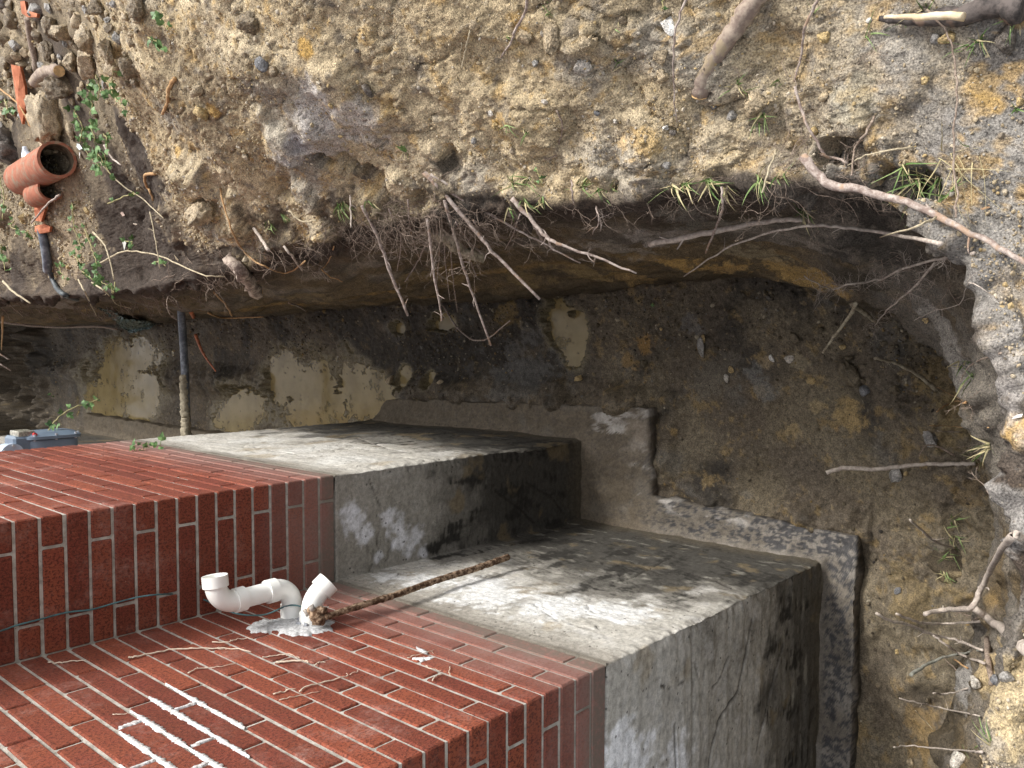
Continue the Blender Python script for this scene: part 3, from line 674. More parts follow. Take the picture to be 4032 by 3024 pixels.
for k in range(1, NC + 1):
    z0, z1 = (k - 1) * P_ + h, k * P_ - h; odd = k % 2 == 1
    if k == 1: z0 = .003
    B3 = .3048
    # face A and its corner with face C
    e = -LA_
    if odd:
        bricks.append((-.305 + h, 0, e, e + .098 - h, z0, z1)); y = e + .098; x = -.305
    else:
        bricks.append((-.095 + h, 0, e, e + B3 - h, z0, z1)); y = e + B3; x = -.095
    while y < -.02:
        y2 = min(y + B3, 0.0)
        if y2 > -.03: y2 = 0
        bricks.append((-.092, 0, y + h, y2 - (h if y2 < 0 else .004), z0, z1)); y = y2
    while x > -3.1:
        x2 = x - B3; bricks.append((x2 + h, x - h, e, e + .092, z0, z1)); x = x2
    # bay: face B, D
    if odd:
        bricks.append((W_ - .092 + h, W_, 0, B3 - h, z0, z1)); bricks.append((.0, W_ - .092 - h, 0, .092, z0, z1)); y = B3
    else:
        bricks.append((W_ - B3 + h, W_, 0, .092 + .004, z0, z1)); bricks.append((.0, W_ - B3 - h, 0, .092, z0, z1)); y = .1
    while y < LD_ - .02:
        y2 = min(y + B3, LD_)
        if LD_ - y2 < .05: y2 = LD_
        bricks.append((W_ - .092, W_, y + h, y2 - (h if y2 < LD_ else 0), z0, z1)); y = y2
    bricks.append((.0, W_ - .092 - h, LD_ - .092, LD_, z0, z1))
    y = LD_ + (0 if odd else .15)
    while y < HY - .02:
        y2 = min(y + B3, HY); bricks.append((-.092, 0, y + h, y2 - (h if y2 < HY else 0), z0, z1)); y = y2
vis_, rest = [], []
for b in bricks:
    cns = np.array([(x, y, z) for x in b[0:2] for y in b[2:4] for z in b[4:6]]); q = proj(cns)
    inx = (q[:, 0] > -10) & (q[:, 0] < 4050) & (q[:, 1] > -10) & (q[:, 1] < 3040) & (q[:, 2] > 0)
    hidden = b[2] > LD_ - .01
    if inx.any() and not hidden: vis_.append((-(np.ptp(np.clip(q[:, 0], 0, 4032)) * np.ptp(np.clip(q[:, 1], 0, 3024))), b))
    else: rest.append(b)
vis_.sort(key=lambda t: t[0])
rest += [b for _, b in vis_[298:]]; vis_ = [b for _, b in vis_[:298]]
cache = {}
for b in vis_:
    dx, dy, dz = b[1] - b[0], b[3] - b[2], b[5] - b[4]; key = (round(dx, 3), round(dy, 3), round(dz, 4), random.randint(0, 2))
    if key not in cache:
        g = Geo(); box(g, -dx / 2, dx / 2, -dy / 2, dy / 2, -dz / 2, dz / 2, .0028 + .0008 * key[3]); cache[key] = g.mesh('brick', M_BRICK, False)
    o = link('brick', cache[key], bw); j = lambda a: random.uniform(-a, a)
    o.location = ((b[0] + b[1]) / 2 + j(.0008), (b[2] + b[3]) / 2 + j(.0008), (b[4] + b[5]) / 2 + j(.0007)); o.rotation_euler = (j(.0012), j(.0012), j(.002))
g = Geo()
for b in rest: box(g, *b)
link('brick_courses', g.mesh('brick_courses', M_BRICK, False), bw, kind='stuff')
# mortar body: extruded plan set back from the brick face
def inset_plan(pts, d):
    r = []
    n = len(pts)
    for i in range(n):
        p0 = np.array(pts[i - 1] if i else pts[0], float); p1 = np.array(pts[i], float); p2 = np.array(pts[i + 1] if i < n - 1 else pts[-1], float)
        v = np.zeros(2)
        for a, b in ((p0, p1), (p1, p2)):
            dd = b - a; Ln = np.linalg.norm(dd)
            if Ln > 0: v += np.array([-dd[1], dd[0]]) / Ln
        r.append(p1 + np.sign(np.round(v, 3)) * d)
    return np.array(r)
ip = inset_plan(FP, .0047); zt = NC * P_
V = np.concatenate([np.column_stack([ip, np.full(len(ip), .001)]), np.column_stack([ip, np.full(len(ip), zt)])]); nI = len(ip)
q = [(i, i + 1, i + 1 + nI, i + nI) for i in range(nI - 1)]
g = Geo(); g.add(V, q)
link('mortar', g.mesh('mortar', M_MORT, False), bw)
# wall above: a plain soffit board so the wall ends cleanly
g = Geo(); ip2 = inset_plan(FP, -.02); V = np.concatenate([np.column_stack([ip2, np.full(nI, zt)]), np.column_stack([ip2, np.full(nI, zt + .12)])])
q = [(i, i + 1, i + 1 + nI, i + nI) for i in range(nI - 1)] + [(0 + nI, 1 + nI, 6 + nI, 7 + nI), (2 + nI, 3 + nI, 4 + nI, 5 + nI)]
g.add(V, q); link('coping', g.mesh('coping', M_MORT, False), bw)
# fresh white pointing, ragged and slightly proud
M_WHITE = m_simple('fresh_pointing', (.50, .47, .45), .9, .1, 90, .002, .3, 0, (.68, .69, .70), .42, .55)
def strip(a, b, half, axis, fixed, name, mat, parent, rag=.6, proud=.0022, wdt=24):
    """ragged raised strip on face A (x=0): from (y,z) a to (y,z) b"""
    a, b = np.array(a, float), np.array(b, float); Ln = np.linalg.norm(b - a); k = max(4, int(Ln / .004)); d = (b - a) / Ln; n_ = np.array([-d[1], d[0]])
    rows = []
    for i in range(k + 1):
        t = i / k; c0 = a + (b - a) * t; tp = min(1, 6 * min(t, 1 - t) + .35)
        tp *= max(.08, min(1.15, 1.0 + 1.9 * float(vnoise(np.array([[c0[0] * 26, c0[1] * 26, half * 900]]), 3)[0])))
        w1 = half * tp * (1 + rng.uniform(-rag, rag)); w2 = half * tp * (1 + rng.uniform(-rag, rag))
        for o_, x in ((w1, -.003), (w1 * .85, proud), (0, proud * 1.4), (-w2 * .85, proud), (-w2, -.003)):
            q_ = c0 + n_ * o_; rows.append((x + rng.uniform(-.0004, .0004), q_[0], q_[1]))
    g = Geo(); g.add(rows, gridfaces(k + 1, 5)); link(name, g.mesh(name, mat, True), parent)
for (y0, y1, k) in ((-.505, -.97, 14), (-.455, -.84, 13), (-.55, -1.12, 15), (-.645, -1.05, 16), (-.80, -1.1, 17)):
    strip((y0, k * P_), (y1, k * P_), .0072, 0, 0, 'pointing', M_WHITE, bw)
for (y, k) in ((-.623, 14), (-.83, 15), (-.623, 16), (-.83, 17), (-.928, 16)):
    strip((y, (k - 1) * P_ + .006), (y, k * P_ - .006), .006, 0, 0, 'pointing', M_WHITE, bw)
M_PATCH = m_simple('cement_patch', (.50, .50, .50), .95, .22, 90, .004)
def patch(ctr, ry, rz, name, mat, parent, thick=.006, seed=3):
    an = np.linspace(0, 2 * np.pi, 90, endpoint=False); rr = 1 + .28 * vnoise(np.column_stack([np.cos(an) * 2.2, np.sin(an) * 2.2, an * 0 + seed]), seed) * 2 + rng.normal(0, .03, 90)
    V = [(thick, ctr[0], ctr[1])]; 
    for f_, x in ((.3, thick * 1.1), (.6, thick), (.88, thick * .7), (1.0, -.006)):
        for a_, r_ in zip(an, rr): V.append((x + rng.normal(0, .0012), ctr[0] + math.cos(a_) * r_ * f_ * ry, ctr[1] + math.sin(a_) * r_ * f_ * rz))
    t = [(0, 1 + i, 1 + (i + 1) % 90) for i in range(90)]; q = []
    for lv in range(3):
        for i in range(90): q.append((1 + lv * 90 + i, 1 + (lv + 1) * 90 + i, 1 + (lv + 1) * 90 + (i + 1) % 90, 1 + lv * 90 + (i + 1) % 90))
    g = Geo(); g.add(V, q, t); return link(name, g.mesh(name, mat, True), parent)
patch((-.325, .37), .115, .10, 'cement_patch', M_PATCH, bw, .007, 5)
patch((-.255, .44), .06, .08, 'cement_patch', M_PATCH, bw, .005, 9)
strip((-.80, .33), (-.84, .29), .012, 0, 0, 'pointing', M_WHITE, bw, .5); strip((-.74, .262), (-.80, .272), .005, 0, 0, 'pointing', M_PATCH, bw, .5)
# pale dead creeper roots still stuck to the bricks (face A): each its own part
M_STRAND = m_simple('dry_rootlet', (.55, .46, .36), .9, .15, 80, .001)
def faceA(px, py, x=.004):
    d = ray(px, py); t = (x - CAM[0]) / d[0]; return CAM + d * t
def strand(pxs, r=.0016, side=2):
    P = smooth_path([faceA(a, b, .002 + r) for a, b in pxs], 5, .0012); g = Geo(); tube(g, P, np.linspace(r, r * .55, len(P)), 5)
    for _ in range(side):
        i = random.randrange(1, len(P) - 1); e_ = P[i] + np.array([0, random.uniform(-.02, .02), random.uniform(-.02, .02)]); tube(g, smooth_path([P[i], (P[i] + e_) / 2 + rng.normal(0, .002, 3), e_], 3), r * .4, 4)
    link('dead_rootlet', g.mesh('dead_rootlet', M_STRAND, True), bw)
k1 = .66305
def c1(x, y): return (x * k1, 1924 + y * k1)
def c2(x, y): return (980 + x * k1, 1924 + y * k1)
strand([c1(765, 1000), c1(800, 1000), c1(900, 980), c1(1000, 960), c1(1140, 950), c1(1260, 945), c1(1400, 950), c1(1490, 970)], .0028, 5)
strand([c1(285, 1030), c1(350, 1035), c1(430, 1025), c1(515, 1023)], .0022, 1)
strand([c1(380, 745), c1(500, 715), c1(640, 700), c1(775, 690)], .0016, 3)
strand([c1(1260, 910), c1(1360, 910), c1(1420, 890), c1(1500, 890)], .002, 3)
strand([c1(1115, 1095), c1(1180, 1070), c1(1290, 1060), c1(1410, 1035)], .0018, 2)
strand([c2(80, 1000), c2(150, 990), c2(240, 985), c2(300, 1005)], .0016, 1)
strand([c2(160, 1030), c2(240, 1025), c2(320, 1022), c2(355, 1030)], .0032, 0)
strand([c2(390, 1048), c2(420, 1030), c2(455, 1030)], .002, 0)
strand([c2(145, 1220), c2(210, 1200), c2(280, 1190)], .0022, 1)
strand([c2(300, 1205), c2(340, 1180), c2(450, 1150), c2(560, 1120), c2(590, 1110)], .0025, 2)
strand([c2(600, 1105), c2(640, 1090), c2(650, 1080)], .0012, 0)
strand([c2(180, 1255), c2(290, 1230), c2(430, 1200)], .0013, 1)
strand([c2(940, 1005), c2(1010, 985), c2(1100, 955)], .0013, 2)
strand([c2(1045, 1055), c2(1090, 1070), c2(1140, 1078)], .0015, 0)
strand([c2(1090, 1140), c2(1110, 1115), c2(1150, 1100)], .002, 1)
strand([c2(1195, 1055), c2(1190, 1090), c2(1200, 1110)], .0013, 1)
strand([c1(830, 575), c1(850, 595), c1(865, 630)], .0013, 0)
strand([c1(670, 1340), c1(720, 1337), c1(765, 1335)], .0012, 0)
for _ in range(60):       # short scraps
    y, z_ = random.uniform(-1.1, -.1), random.uniform(.15, .95); l_ = random.uniform(.006, .02)
    pass

# ================================================================== PVC pipes
M_PVC = m_simple('white_pvc', (.80, .80, .76), .32, .02, 8, .0002, .5)
M_PRIMER = m_simple('dark_primer', (.03, .03, .04), .5, .1, 30)
def arcp(c, a, b, r, ang, n=14):
    """points from c, starting direction a turning towards b through ang radians"""
    a, b = np.array(a, float), np.array(b, float)
    return [np.array(c) + a * r * math.sin(t) + b * r * (1 - math.cos(t)) for t in np.linspace(0, ang, n)]
def hollow(g, P0, dirn, r, wall, ln, sides=36):
    """short open socket"""
    dirn = np.array(dirn, float) / np.linalg.norm(dirn); P0 = np.array(P0, float)
    pts = [P0, P0, P0 + dirn * ln, P0 + dirn * ln, P0 + dirn * (ln - .002), P0 + dirn * .004, P0 + dirn * .004]; rr = [r - wall * 2.2, r, r, r - wall * .3, r - wall, r - wall, .001]
    lathe(g, pts, rr, dirn, sides)
def lathe(g, pts, rr, ax, sides=36):
    ax = np.array(ax, float) / np.linalg.norm(ax); a = np.array([0, 0, 1.]) if abs(ax[2]) < .9 else np.array([0, 1., 0]); u = np.cross(ax, a); u /= np.linalg.norm(u); v = np.cross(ax, u)
    an = np.arange(sides) / sides * 2 * np.pi; V = []
    for p, r in zip(pts, rr): V.append(np.array(p) + (np.cos(an) * r)[:, None] * u + (np.sin(an) * r)[:, None] * v)
    n = len(pts); i = np.arange(n - 1)[:, None] * sides; j = np.arange(sides)[None, :]; k = (j + 1) % sides
    g.add(np.concatenate(V), np.stack([i + j, i + sides + j, i + sides + k, i + k], 2).reshape(-1, 4))
def edge_split(o, ang=35):
    for p in o.data.polygons: p.use_smooth = True
    md = o.modifiers.new('split', 'EDGE_SPLIT'); md.split_angle = math.radians(ang); return o
pv_ = empty('pvc_vent_pipe', (0, -.24, .36), 'long white plastic pipe assembly rising from the brick with an open elbow at its top', 'pipe')
def part(name, g, mat, par, smooth=True, split=True):
    o = link(name, g.mesh(name, mat, smooth)); o.parent = par; o.matrix_parent_inverse = Matrix.Translation(-Vector(par.location))
    if split: edge_split(o)
    return o
R0 = .0302; cy_ = -.238; zs_ = .348
g = Geo(); lathe(g, [(-.02, cy_, zs_), (.012, cy_, zs_), (.045, cy_, zs_), (.045, cy_, zs_)], [.037, .037, .037, .030], (1, 0, 0)); part('socket', g, M_PVC, pv_)
g = Geo(); el = arcp((.042, cy_, zs_), (1, 0, 0), (0, 0, 1), .062, math.pi / 2); tube(g, el, .0325, 32, cap=False)
x_ = el[-1][0]; z1_ = el[-1][2]
part('elbow', g, M_PVC, pv_, split=False)
tl = np.array([-.03, .03, 1.0]); tl = tl / np.linalg.norm(tl)
b0 = np.array([x_, cy_, z1_])
g = Geo(); lathe(g, [b0 - tl * .002, b0 - tl * .002, b0 + tl * .03, b0 + tl * .03], [.03, .0375, .0375, .030], tl); part('coupling', g, M_PVC, pv_)
b1 = b0 + tl * .03; b2_ = b1 + tl * .078
g = Geo(); tube(g, [b1 - tl * .01, b2_ + tl * .01], R0, 36, cap=False); part('straight_pipe', g, M_PVC, pv_, split=False)
g = Geo(); lathe(g, [b2_, b2_, b2_ + tl * .032, b2_ + tl * .032], [.03, .0375, .0375, .030], tl); part('coupling', g, M_PVC, pv_)
g = Geo(); lathe(g, [b2_ - tl * .0035, b2_ + tl * .001], [.0306, .0312], tl); part('primer_ring', g, M_PRIMER, pv_)
b3_ = b2_ + tl * .03; dout = np.array([1.0, .12, .02]); dout -= tl * (dout @ tl); dout /= np.linalg.norm(dout)
el2 = arcp(b3_, tl, dout, .058, math.pi / 2); g = Geo(); tube(g, el2, .0325, 32, cap=False); part('elbow', g, M_PVC, pv_, split=False)
g = Geo(); hollow(g, el2[-1] - dout * .002, dout, .0385, .0042, .034); part('socket', g, M_PVC, pv_)
# short elbow
pe = empty('pvc_elbow', (0, -.335, .35), 'short white plastic elbow turned down beside the long pipe', 'pipe')
cy2, cz2 = -.335, .342
g = Geo(); lathe(g, [(-.02, cy2, cz2), (.01, cy2, cz2), (.038, cy2, cz2), (.038, cy2, cz2)], [.038, .038, .038, .03], (1, 0, 0)); part('socket', g, M_PVC, pe)
g = Geo(); dd = np.array([0, -.25, -1.0]); dd /= np.linalg.norm(dd); e3_ = arcp((.036, cy2, cz2), (1, 0, 0), dd, .085, math.radians(52)); tube(g, e3_, .0325, 32, cap=False); part('elbow', g, M_PVC, pe, split=False)
td = e3_[-1] - e3_[-2]; td /= np.linalg.norm(td); g = Geo(); hollow(g, e3_[-1] - td * .002, td, .0385, .0042, .036); part('socket', g, M_PVC, pe)
g = Geo()
for i in range(7):
    a_ = i * .9; tube(g, [np.array([.0, cy2 - .038 * math.cos(a_), cz2 + .038 * math.sin(a_)]) + rng.normal(0, .003, 3), np.array([.012, cy2 - .04 * math.cos(a_), cz2 + .04 * math.sin(a_)])], .009, 6, .25)
part('sealant', g, m_simple('grey_sealant', (.30, .31, .33), .8, .2, 50, .003), pe, split=False)
# ground rod, clamp and wire
M_RUST = m_simple('rust', (.14, .075, .042), .95, .5, 55, .003, .2, 0, (.34, .24, .16), .42, .62)
gr_ = empty('ground_rod', (.045, -.42, .36), 'rusty brown iron rod hanging down from the white elbow across the concrete', 'rod')
A0, A1 = np.array([.042, -.425, .355]), np.array([.050, -.371, -.548])
Pr = np.array([A0 + (A1 - A0) * t for t in np.linspace(0, 1, 150)]) + np.column_stack([.0012 * np.sin(np.linspace(0, 14, 150)), .0012 * np.cos(np.linspace(0, 11, 150)), np.zeros(150)])
g = Geo(); tube(g, Pr, .0102 + .0016 * vnoise(Pr * 45, 5) * 2 + .002 * np.linspace(0, 1, 150), 14, .055); part('rod', g, M_RUST, gr_, split=False)
g = Geo()
cc0 = np.array([.045, -.400, .365])
for i, (o_, r_) in enumerate((((0, 0, 0), .02), ((.012, .012, .008), .013), ((.004, .02, -.006), .012), ((-.01, -.012, .004), .016), ((.016, -.008, -.01), .011))):
    c_0 = cc0 + np.array(o_); tube(g, [c_0 + np.array([0, .014, .006]), c_0, c_0 - np.array([0, .014, .006])], r_, 8, .18)
part('clamp', g, M_RUST, gr_, split=False)
g = Geo(); tube(g, [cc0 + np.array([.018, .006, .012]), cc0 + np.array([.034, .012, .016])], .0085, 6); tube(g, [cc0 + np.array([.0, .02, .02]), cc0 + np.array([.02, .03, .028])], .006, 6)
part('bolt', g, m_simple('scaled_bolt', (.38, .34, .30), .8, .3, 60, .002), gr_, split=False)
M_WIRE = m_simple('green_wire', (.055, .13, .14), .5, .3, 20)
def pln(px, py, ax, val):
    d = ray(px, py); t = (val - CAM[ax]) / d[ax]; return CAM + d * t
wp = [cc0 + np.array([.02, .01, .01]), np.array([.05, -.335, .352]), np.array([.05, -.26, .372]), np.array([.02, -.20, .43]), np.array([.03, -.14, .50]),
      pln(800, 2360, 0, .05), pln(715, 2342, 0, .06), pln(640, 2340, 1, -.06), pln(550, 2350, 1, -.04), pln(450, 2375, 1, -.015), pln(360, 2400, 1, -.008), pln(262, 2412, 1, -.007), pln(160, 2438, 1, -.007), pln(60, 2464, 1, -.007), pln(0, 2485, 1, -.008), pln(-200, 2540, 1, -.01)]
g = Geo(); tube(g, smooth_path(wp, 8), .0026, 8); link('ground_wire', g.mesh('ground_wire', M_WIRE, True), None, 'thin blue green wire running along the brick from the rusty clamp', 'wire')

# ================================================================== pipe across the trench, lower black pipe, clay pipes, meter
def thing_mesh(name, g, mat, label, cat, group=None, split=False, smooth=True):
    o = link(name, g.mesh(name, mat, smooth), None, label, cat, group)
    if split: edge_split(o)
    return o
M_BLACKP = m_simple('black_pipe', (.13, .15, .19), .4, .45, 30, .001, .5, 0, (.24, .26, .29), .4, .7)
M_DRYMUD = m_simple('dried_mud', (.33, .29, .21), .95, .25, 40, .006)
sp0 = empty('service_pipe', (0, 3.0, -1.0), 'black plastic service pipe spanning the trench with dried mud on its near end', 'pipe')
a_, b_ = np.array([1.32, 3.10, -1.0]), np.array([-.02, 3.02, -1.0])
g = Geo(); tube(g, smooth_path([a_, (a_ + b_) / 2 + np.array([0, .0, -.012]), b_], 10), .0265, 20); part('pipe', g, M_BLACKP, sp0, split=False)
g = Geo(); Pm = np.array([a_ + (b_ - a_) * t for t in np.linspace(.50, 1.0, 60)]); tube(g, Pm + rng.normal(0, .0018, Pm.shape), .030 + .006 * vnoise(Pm * 22, 3) + np.linspace(-.002, .006, 60), 16, .09); part('mud_coating', g, M_DRYMUD, sp0, split=False)
# clay pipes
M_CLAY = m_simple('terracotta', (.42, .135, .065), .85, .18, 14, .002, .3, 0, (.50, .19, .10), .4, .6)
s = NT('dusty_terracotta'); n1 = s.noise(17, 6, .8, dist=.6); c_ = s.mix(s.ramp(s.noise(30, 4), .3, .7), (.27, .095, .055), (.38, .145, .085)); c_ = s.mix(s.ramp(n1, .49, .60, 0, .85), c_, (.27, .21, .145))
c_ = s.mix(s.ramp(s.noise(8, 5, .7), .62, .72, 0, .6), c_, (.10, .06, .05)); M_CLAY2 = s.fin(c_, .85, s.bump(n1, .6, .003), .3)
M_CLAYIN = m_simple('pipe_inside', (.16, .12, .075), .95, .4, 25, .003)
def clay_pipe(name, px0, px1, r, label, ln=None, dz=0, rim=.014, broken=False):
    """px0: far end centre, px1: open near end centre (landing on the ground, then lifted by its radius)"""
    p0 = land(*px0)[1] + np.array([0, 0, r * .75 + dz]); p1 = land(*px1)[1] + np.array([0, 0, r * .75 + dz])
    # keep the sight line: slide the raised centre back along its ray
    out_ = []
    for (px, py), hgt in ((px0, p0[2]), (px1, p1[2])):
        d = ray(px, py); t = (hgt - CAM[2]) / d[2]; out_.append(CAM + d * t)
    p0, p1 = out_; ax = (p1 - p0) / np.linalg.norm(p1 - p0)
    e = empty(name, tuple(p0 - np.array([0, 0, r])), label, 'pipe')
    g = Geo(); n = 22; L_ = np.linalg.norm(p1 - p0); pts = [p0 + ax * L_ * t for t in np.linspace(0, 1, n)]
    lathe(g, pts + [p1], [r] * n + [r - rim], ax, 40); part('pipe_wall', g, M_CLAY2, e, split=True)
    g = Geo(); lathe(g, [p1 - ax * .0005, p1 - ax * L_ * .5, p0 + ax * .01, p0 + ax * .01], [r - rim, r - rim, r - rim, .001], ax, 40); part('bore', g, M_CLAYIN, e, split=True)
    return e
clay_pipe('clay_pipe', (85, 705), (225, 628), .088, 'large orange clay drain pipe lying with its dark open end towards the trench')
clay_pipe('clay_pipe', (140, 772), (200, 742), .062, 'smaller broken clay pipe tucked under the large orange pipe', rim=.010)
def shard(pxs, label, th=.018, lift=.02, mat=None, name='clay_shard', cat='shard', curve=.01):
    pts = [land(*q)[1] + np.array([0, 0, lift]) for q in pxs]; c0 = np.mean(pts, 0); nrm = np.cross(pts[1] - pts[0], pts[2] - pts[0]); nrm /= np.linalg.norm(nrm)
    nrm = -ray(*pxs[0]) * .7 + np.array([0, 0, .5]); nrm /= np.linalg.norm(nrm)
    n = len(pts); V = [p + nrm * th for p in pts] + [c0 + nrm * (th + curve)] + [p - nrm * th for p in pts] + [c0 - nrm * th]
    t = [(i, (i + 1) % n, n) for i in range(n)] + [((i + 1) % n + n + 1, i + n + 1, 2 * n + 1) for i in range(n)]
    q = [(i + n + 1, (i + 1) % n + n + 1, (i + 1) % n, i) for i in range(n)]
    g = Geo(); g.add(np.array(V) - c0, q, t); o = link(name, g.mesh(name, mat or M_CLAY, False), None, label, cat, loc=tuple(c0)); return o
shard([(165, 792), (205, 790), (212, 800), (205, 830), (190, 875), (168, 872), (163, 830)], 'upright curved terracotta shard just below the clay pipes', .012, .03)
shard([(165, 892), (200, 885), (226, 895), (222, 915), (185, 922), (164, 915)], 'small flat terracotta piece resting on the black pipe', .012, .03)
shard([(82, 262), (118, 270), (135, 345), (140, 410), (125, 495), (108, 440), (95, 350)], 'long narrow terracotta shard standing on edge beside the cut log stub', .012, .04)
shard([(112, 15), (130, 12), (135, 50), (180, 62), (178, 76), (140, 76), (118, 60)], 'bent clay shard near the top left corner by the loose clods', .012, .03)
shard([(128, 430), (150, 440), (166, 500), (160, 515), (140, 480)], 'dull red clay shard half buried under a large clod', .010, .02)
g = Geo(); pa = [land(*q)[1] + np.array([0, 0, .02]) for q in ((178, 900), (190, 960), (200, 1030), (202, 1065))]; tube(g, smooth_path(pa, 6), .024, 16)
thing_mesh('drain_pipe', g, M_BLACKP, 'black plastic pipe end emerging below the terracotta pieces', 'pipe', split=True)
g = Geo(); pa = [land(*q)[1] + np.array([0, 0, .01]) for q in ((205, 1070), (215, 1100), (235, 1140), (270, 1165), (310, 1180))]; tube(g, smooth_path(pa, 6), .014, 10)
thing_mesh('hose', g, m_simple('dark_hose', (.06, .07, .075), .5), 'thin dark hose curving from the black pipe end over the bank', 'hose')
# green torn plastic
def torn(pxs, frac, label, mat, name, cat):
    """sheet of quads; rows of picture points, pulled off the bank by frac"""
    rows = [[CAM + ray(*q) * (land(*q)[0] * frac) for q in r] for r in pxs]; P = np.array(rows); nu, nv = P.shape[:2]
    U = 10; Q = []
    for a in np.linspace(0, nu - 1, U * (nu - 1) + 1):
        i = min(int(a), nu - 2); ta = a - i; r = []
        for b in np.linspace(0, nv - 1, U * (nv - 1) + 1):
            j = min(int(b), nv - 2); tb = b - j; r.append((P[i, j] * (1 - ta) + P[i + 1, j] * ta) * (1 - tb) + (P[i, j + 1] * (1 - ta) + P[i + 1, j + 1] * ta) * tb)
        Q.append(r)
    Q = np.array(Q); sh = Q.shape; f = Q.reshape(-1, 3); c0 = f.mean(0); f = f + (fbm(f, 14, 3, 9) * .05)[:, None] * np.array([-.4, -.6, .6]) + rng.normal(0, .003, f.shape)
    g = Geo(); g.add(f - c0, gridfaces(sh[0], sh[1])); o = link(name, g.mesh(name, mat, False), None, label, cat, loc=tuple(c0)); md = o.modifiers.new('thick', 'SOLIDIFY'); md.thickness = .002; return o
s = NT('green_plastic'); c_ = s.mix(s.ramp(s.noise(20, 4), .4, .65), (.018, .045, .042), (.10, .15, .15)); M_GPL = s.fin(c_, .35, s.bump(s.noise(60, 3), .5, .004), .5)
torn([[(380, 1215), (440, 1225), (500, 1260), (560, 1262), (615, 1275)], [(420, 1228), (455, 1262), (505, 1300), (560, 1290), (600, 1287)], [(435, 1240), (480, 1290), (510, 1312), (555, 1300), (590, 1295)]], .97, 'torn dark green plastic sheet hanging out of the bank at the far end', M_GPL, 'plastic_sheet', 'plastic')
# copper stick
M_COP = m_simple('copper', (.50, .17, .08), .5, .3, 40, .0006, .5)
def at(px, py, frac): return CAM + ray(px, py) * land(px, py)[0] * frac
g = Geo(); tube(g, smooth_path([at(770, 1318, .985), at(790, 1370, .975), at(812, 1410, .975), at(850, 1462, .99)], 6), np.linspace(.014, .005, 19), 8)
thing_mesh('copper_tube', g, M_COP, 'orange copper tube poking out of the bank right of the trench pipe', 'tube')
# gas meter on the far return of the wall
M_METER = m_simple('meter_paint', (.14, .185, .24), .38, .08, 6, .0004, .5); M_METL = m_simple('meter_light', (.42, .50, .60), .4, .08, 6, .0004, .5)
M_BOLT = m_simple('bolt_metal', (.5, .52, .55), .35, .1, 10, .0002, .5, .5); M_GLASS = m_simple('index_box', (.28, .27, .22), .2, .3, 60, .0002, .6); M_RED = m_simple('red_plug', (.6, .03, .03), .4)
gm = empty('gas_meter', (.30, 2.25, .0), 'blue grey gas meter beyond the brick corner with ivy hanging over it', 'gas meter')
def rbox(g, c, d, rx, ry_, lz0, lz1, pw=3.0, n=36, axis='x'):
    """rounded body: superellipse section in y,z extruded along x from x0 to x1"""
    pass
def sup(c, a, b, pw, n=40):
    t = np.linspace(0, 2 * np.pi, n, endpoint=False); return np.column_stack([c[0] + a * np.sign(np.cos(t)) * np.abs(np.cos(t)) ** (2 / pw), c[1] + b * np.sign(np.sin(t)) * np.abs(np.sin(t)) ** (2 / pw)])
def xprism(g, c, sizes, pw=4, n=40):
    """sizes: list of (x, ay, bz)"""
    V = []
    for x, a_, b_ in sizes:
        q_ = sup(c, a_, b_, pw, n); V.append(np.column_stack([np.full(n, x), q_]))
    k_ = len(sizes); i = np.arange(k_ - 1)[:, None] * n; j = np.arange(n)[None, :]; k = (j + 1) % n
    V = np.concatenate(V); q = np.stack([i + j, i + n + j, i + n + k, i + k], 2).reshape(-1, 4)
    V2 = np.concatenate([V, [[sizes[0][0], *c], [sizes[-1][0], *c]]]); jj = np.arange(n); kk = (jj + 1) % n
    t = np.concatenate([np.stack([jj, kk, np.full(n, len(V))], 1), np.stack([(k_ - 1) * n + kk, (k_ - 1) * n + jj, np.full(n, len(V) + 1)], 1)])
    g.add(V2, q, t)
mc = (2.28, .165)
g = Geo(); xprism(g, mc, [(.20, .08, .10), (.22, .105, .128), (.36, .108, .130), (.375, .104, .128)]); part('body', g, M_METER, gm)
g = Geo(); xprism(g, mc, [(.378, .110, .138), (.380, .118, .144), (.395, .118, .144), (.397, .108, .134), (.412, .09, .115), (.416, .06, .08)]); part('front_cover', g, M_METER, gm)
g = Geo(); box(g, .395, .425, 2.21, 2.33, .255, .295 + .04, .004); part('index_box', g, M_GLASS, gm, False)
g = Geo(); box(g, .30, .40, 2.20, 2.34, .27, .36, .012); part('index_housing', g, M_METER, gm, False)
g = Geo(); tube(g, [(.405, 2.185, .262), (.405, 2.20, .262)], .010, 12); part('red_plug', g, M_RED, gm, False)
g = Geo(); lathe(g, [(.315, 2.17, .375), (.315, 2.17, .375), (.315, 2.20, .375), (.315, 2.20, .375), (.315, 2.28, .375)], [.002, .055, .055, .048, .048], (0, 1, 0), 30); part('round_cap', g, M_METL, gm)
for i in range(6):
    a_ = i * math.pi / 3; g = Geo(); c_0 = (.315 + .045 * math.cos(a_), 2.168, .375 + .045 * math.sin(a_)); tube(g, [c_0, (c_0[0], 2.158, c_0[2])], .006, 6); part('bolt', g, M_BOLT, gm, False, False)
for i in range(10):
    t_ = i / 10 * 2 * math.pi; yv = 2.28 + .108 * np.sign(math.cos(t_)) * abs(math.cos(t_)) ** .5; zv = .165 + .132 * np.sign(math.sin(t_)) * abs(math.sin(t_)) ** .5
    g = Geo(); tube(g, [(.372, yv, zv), (.406, yv, zv)], .0065, 6); part('bolt', g, M_BOLT, gm, False, False)
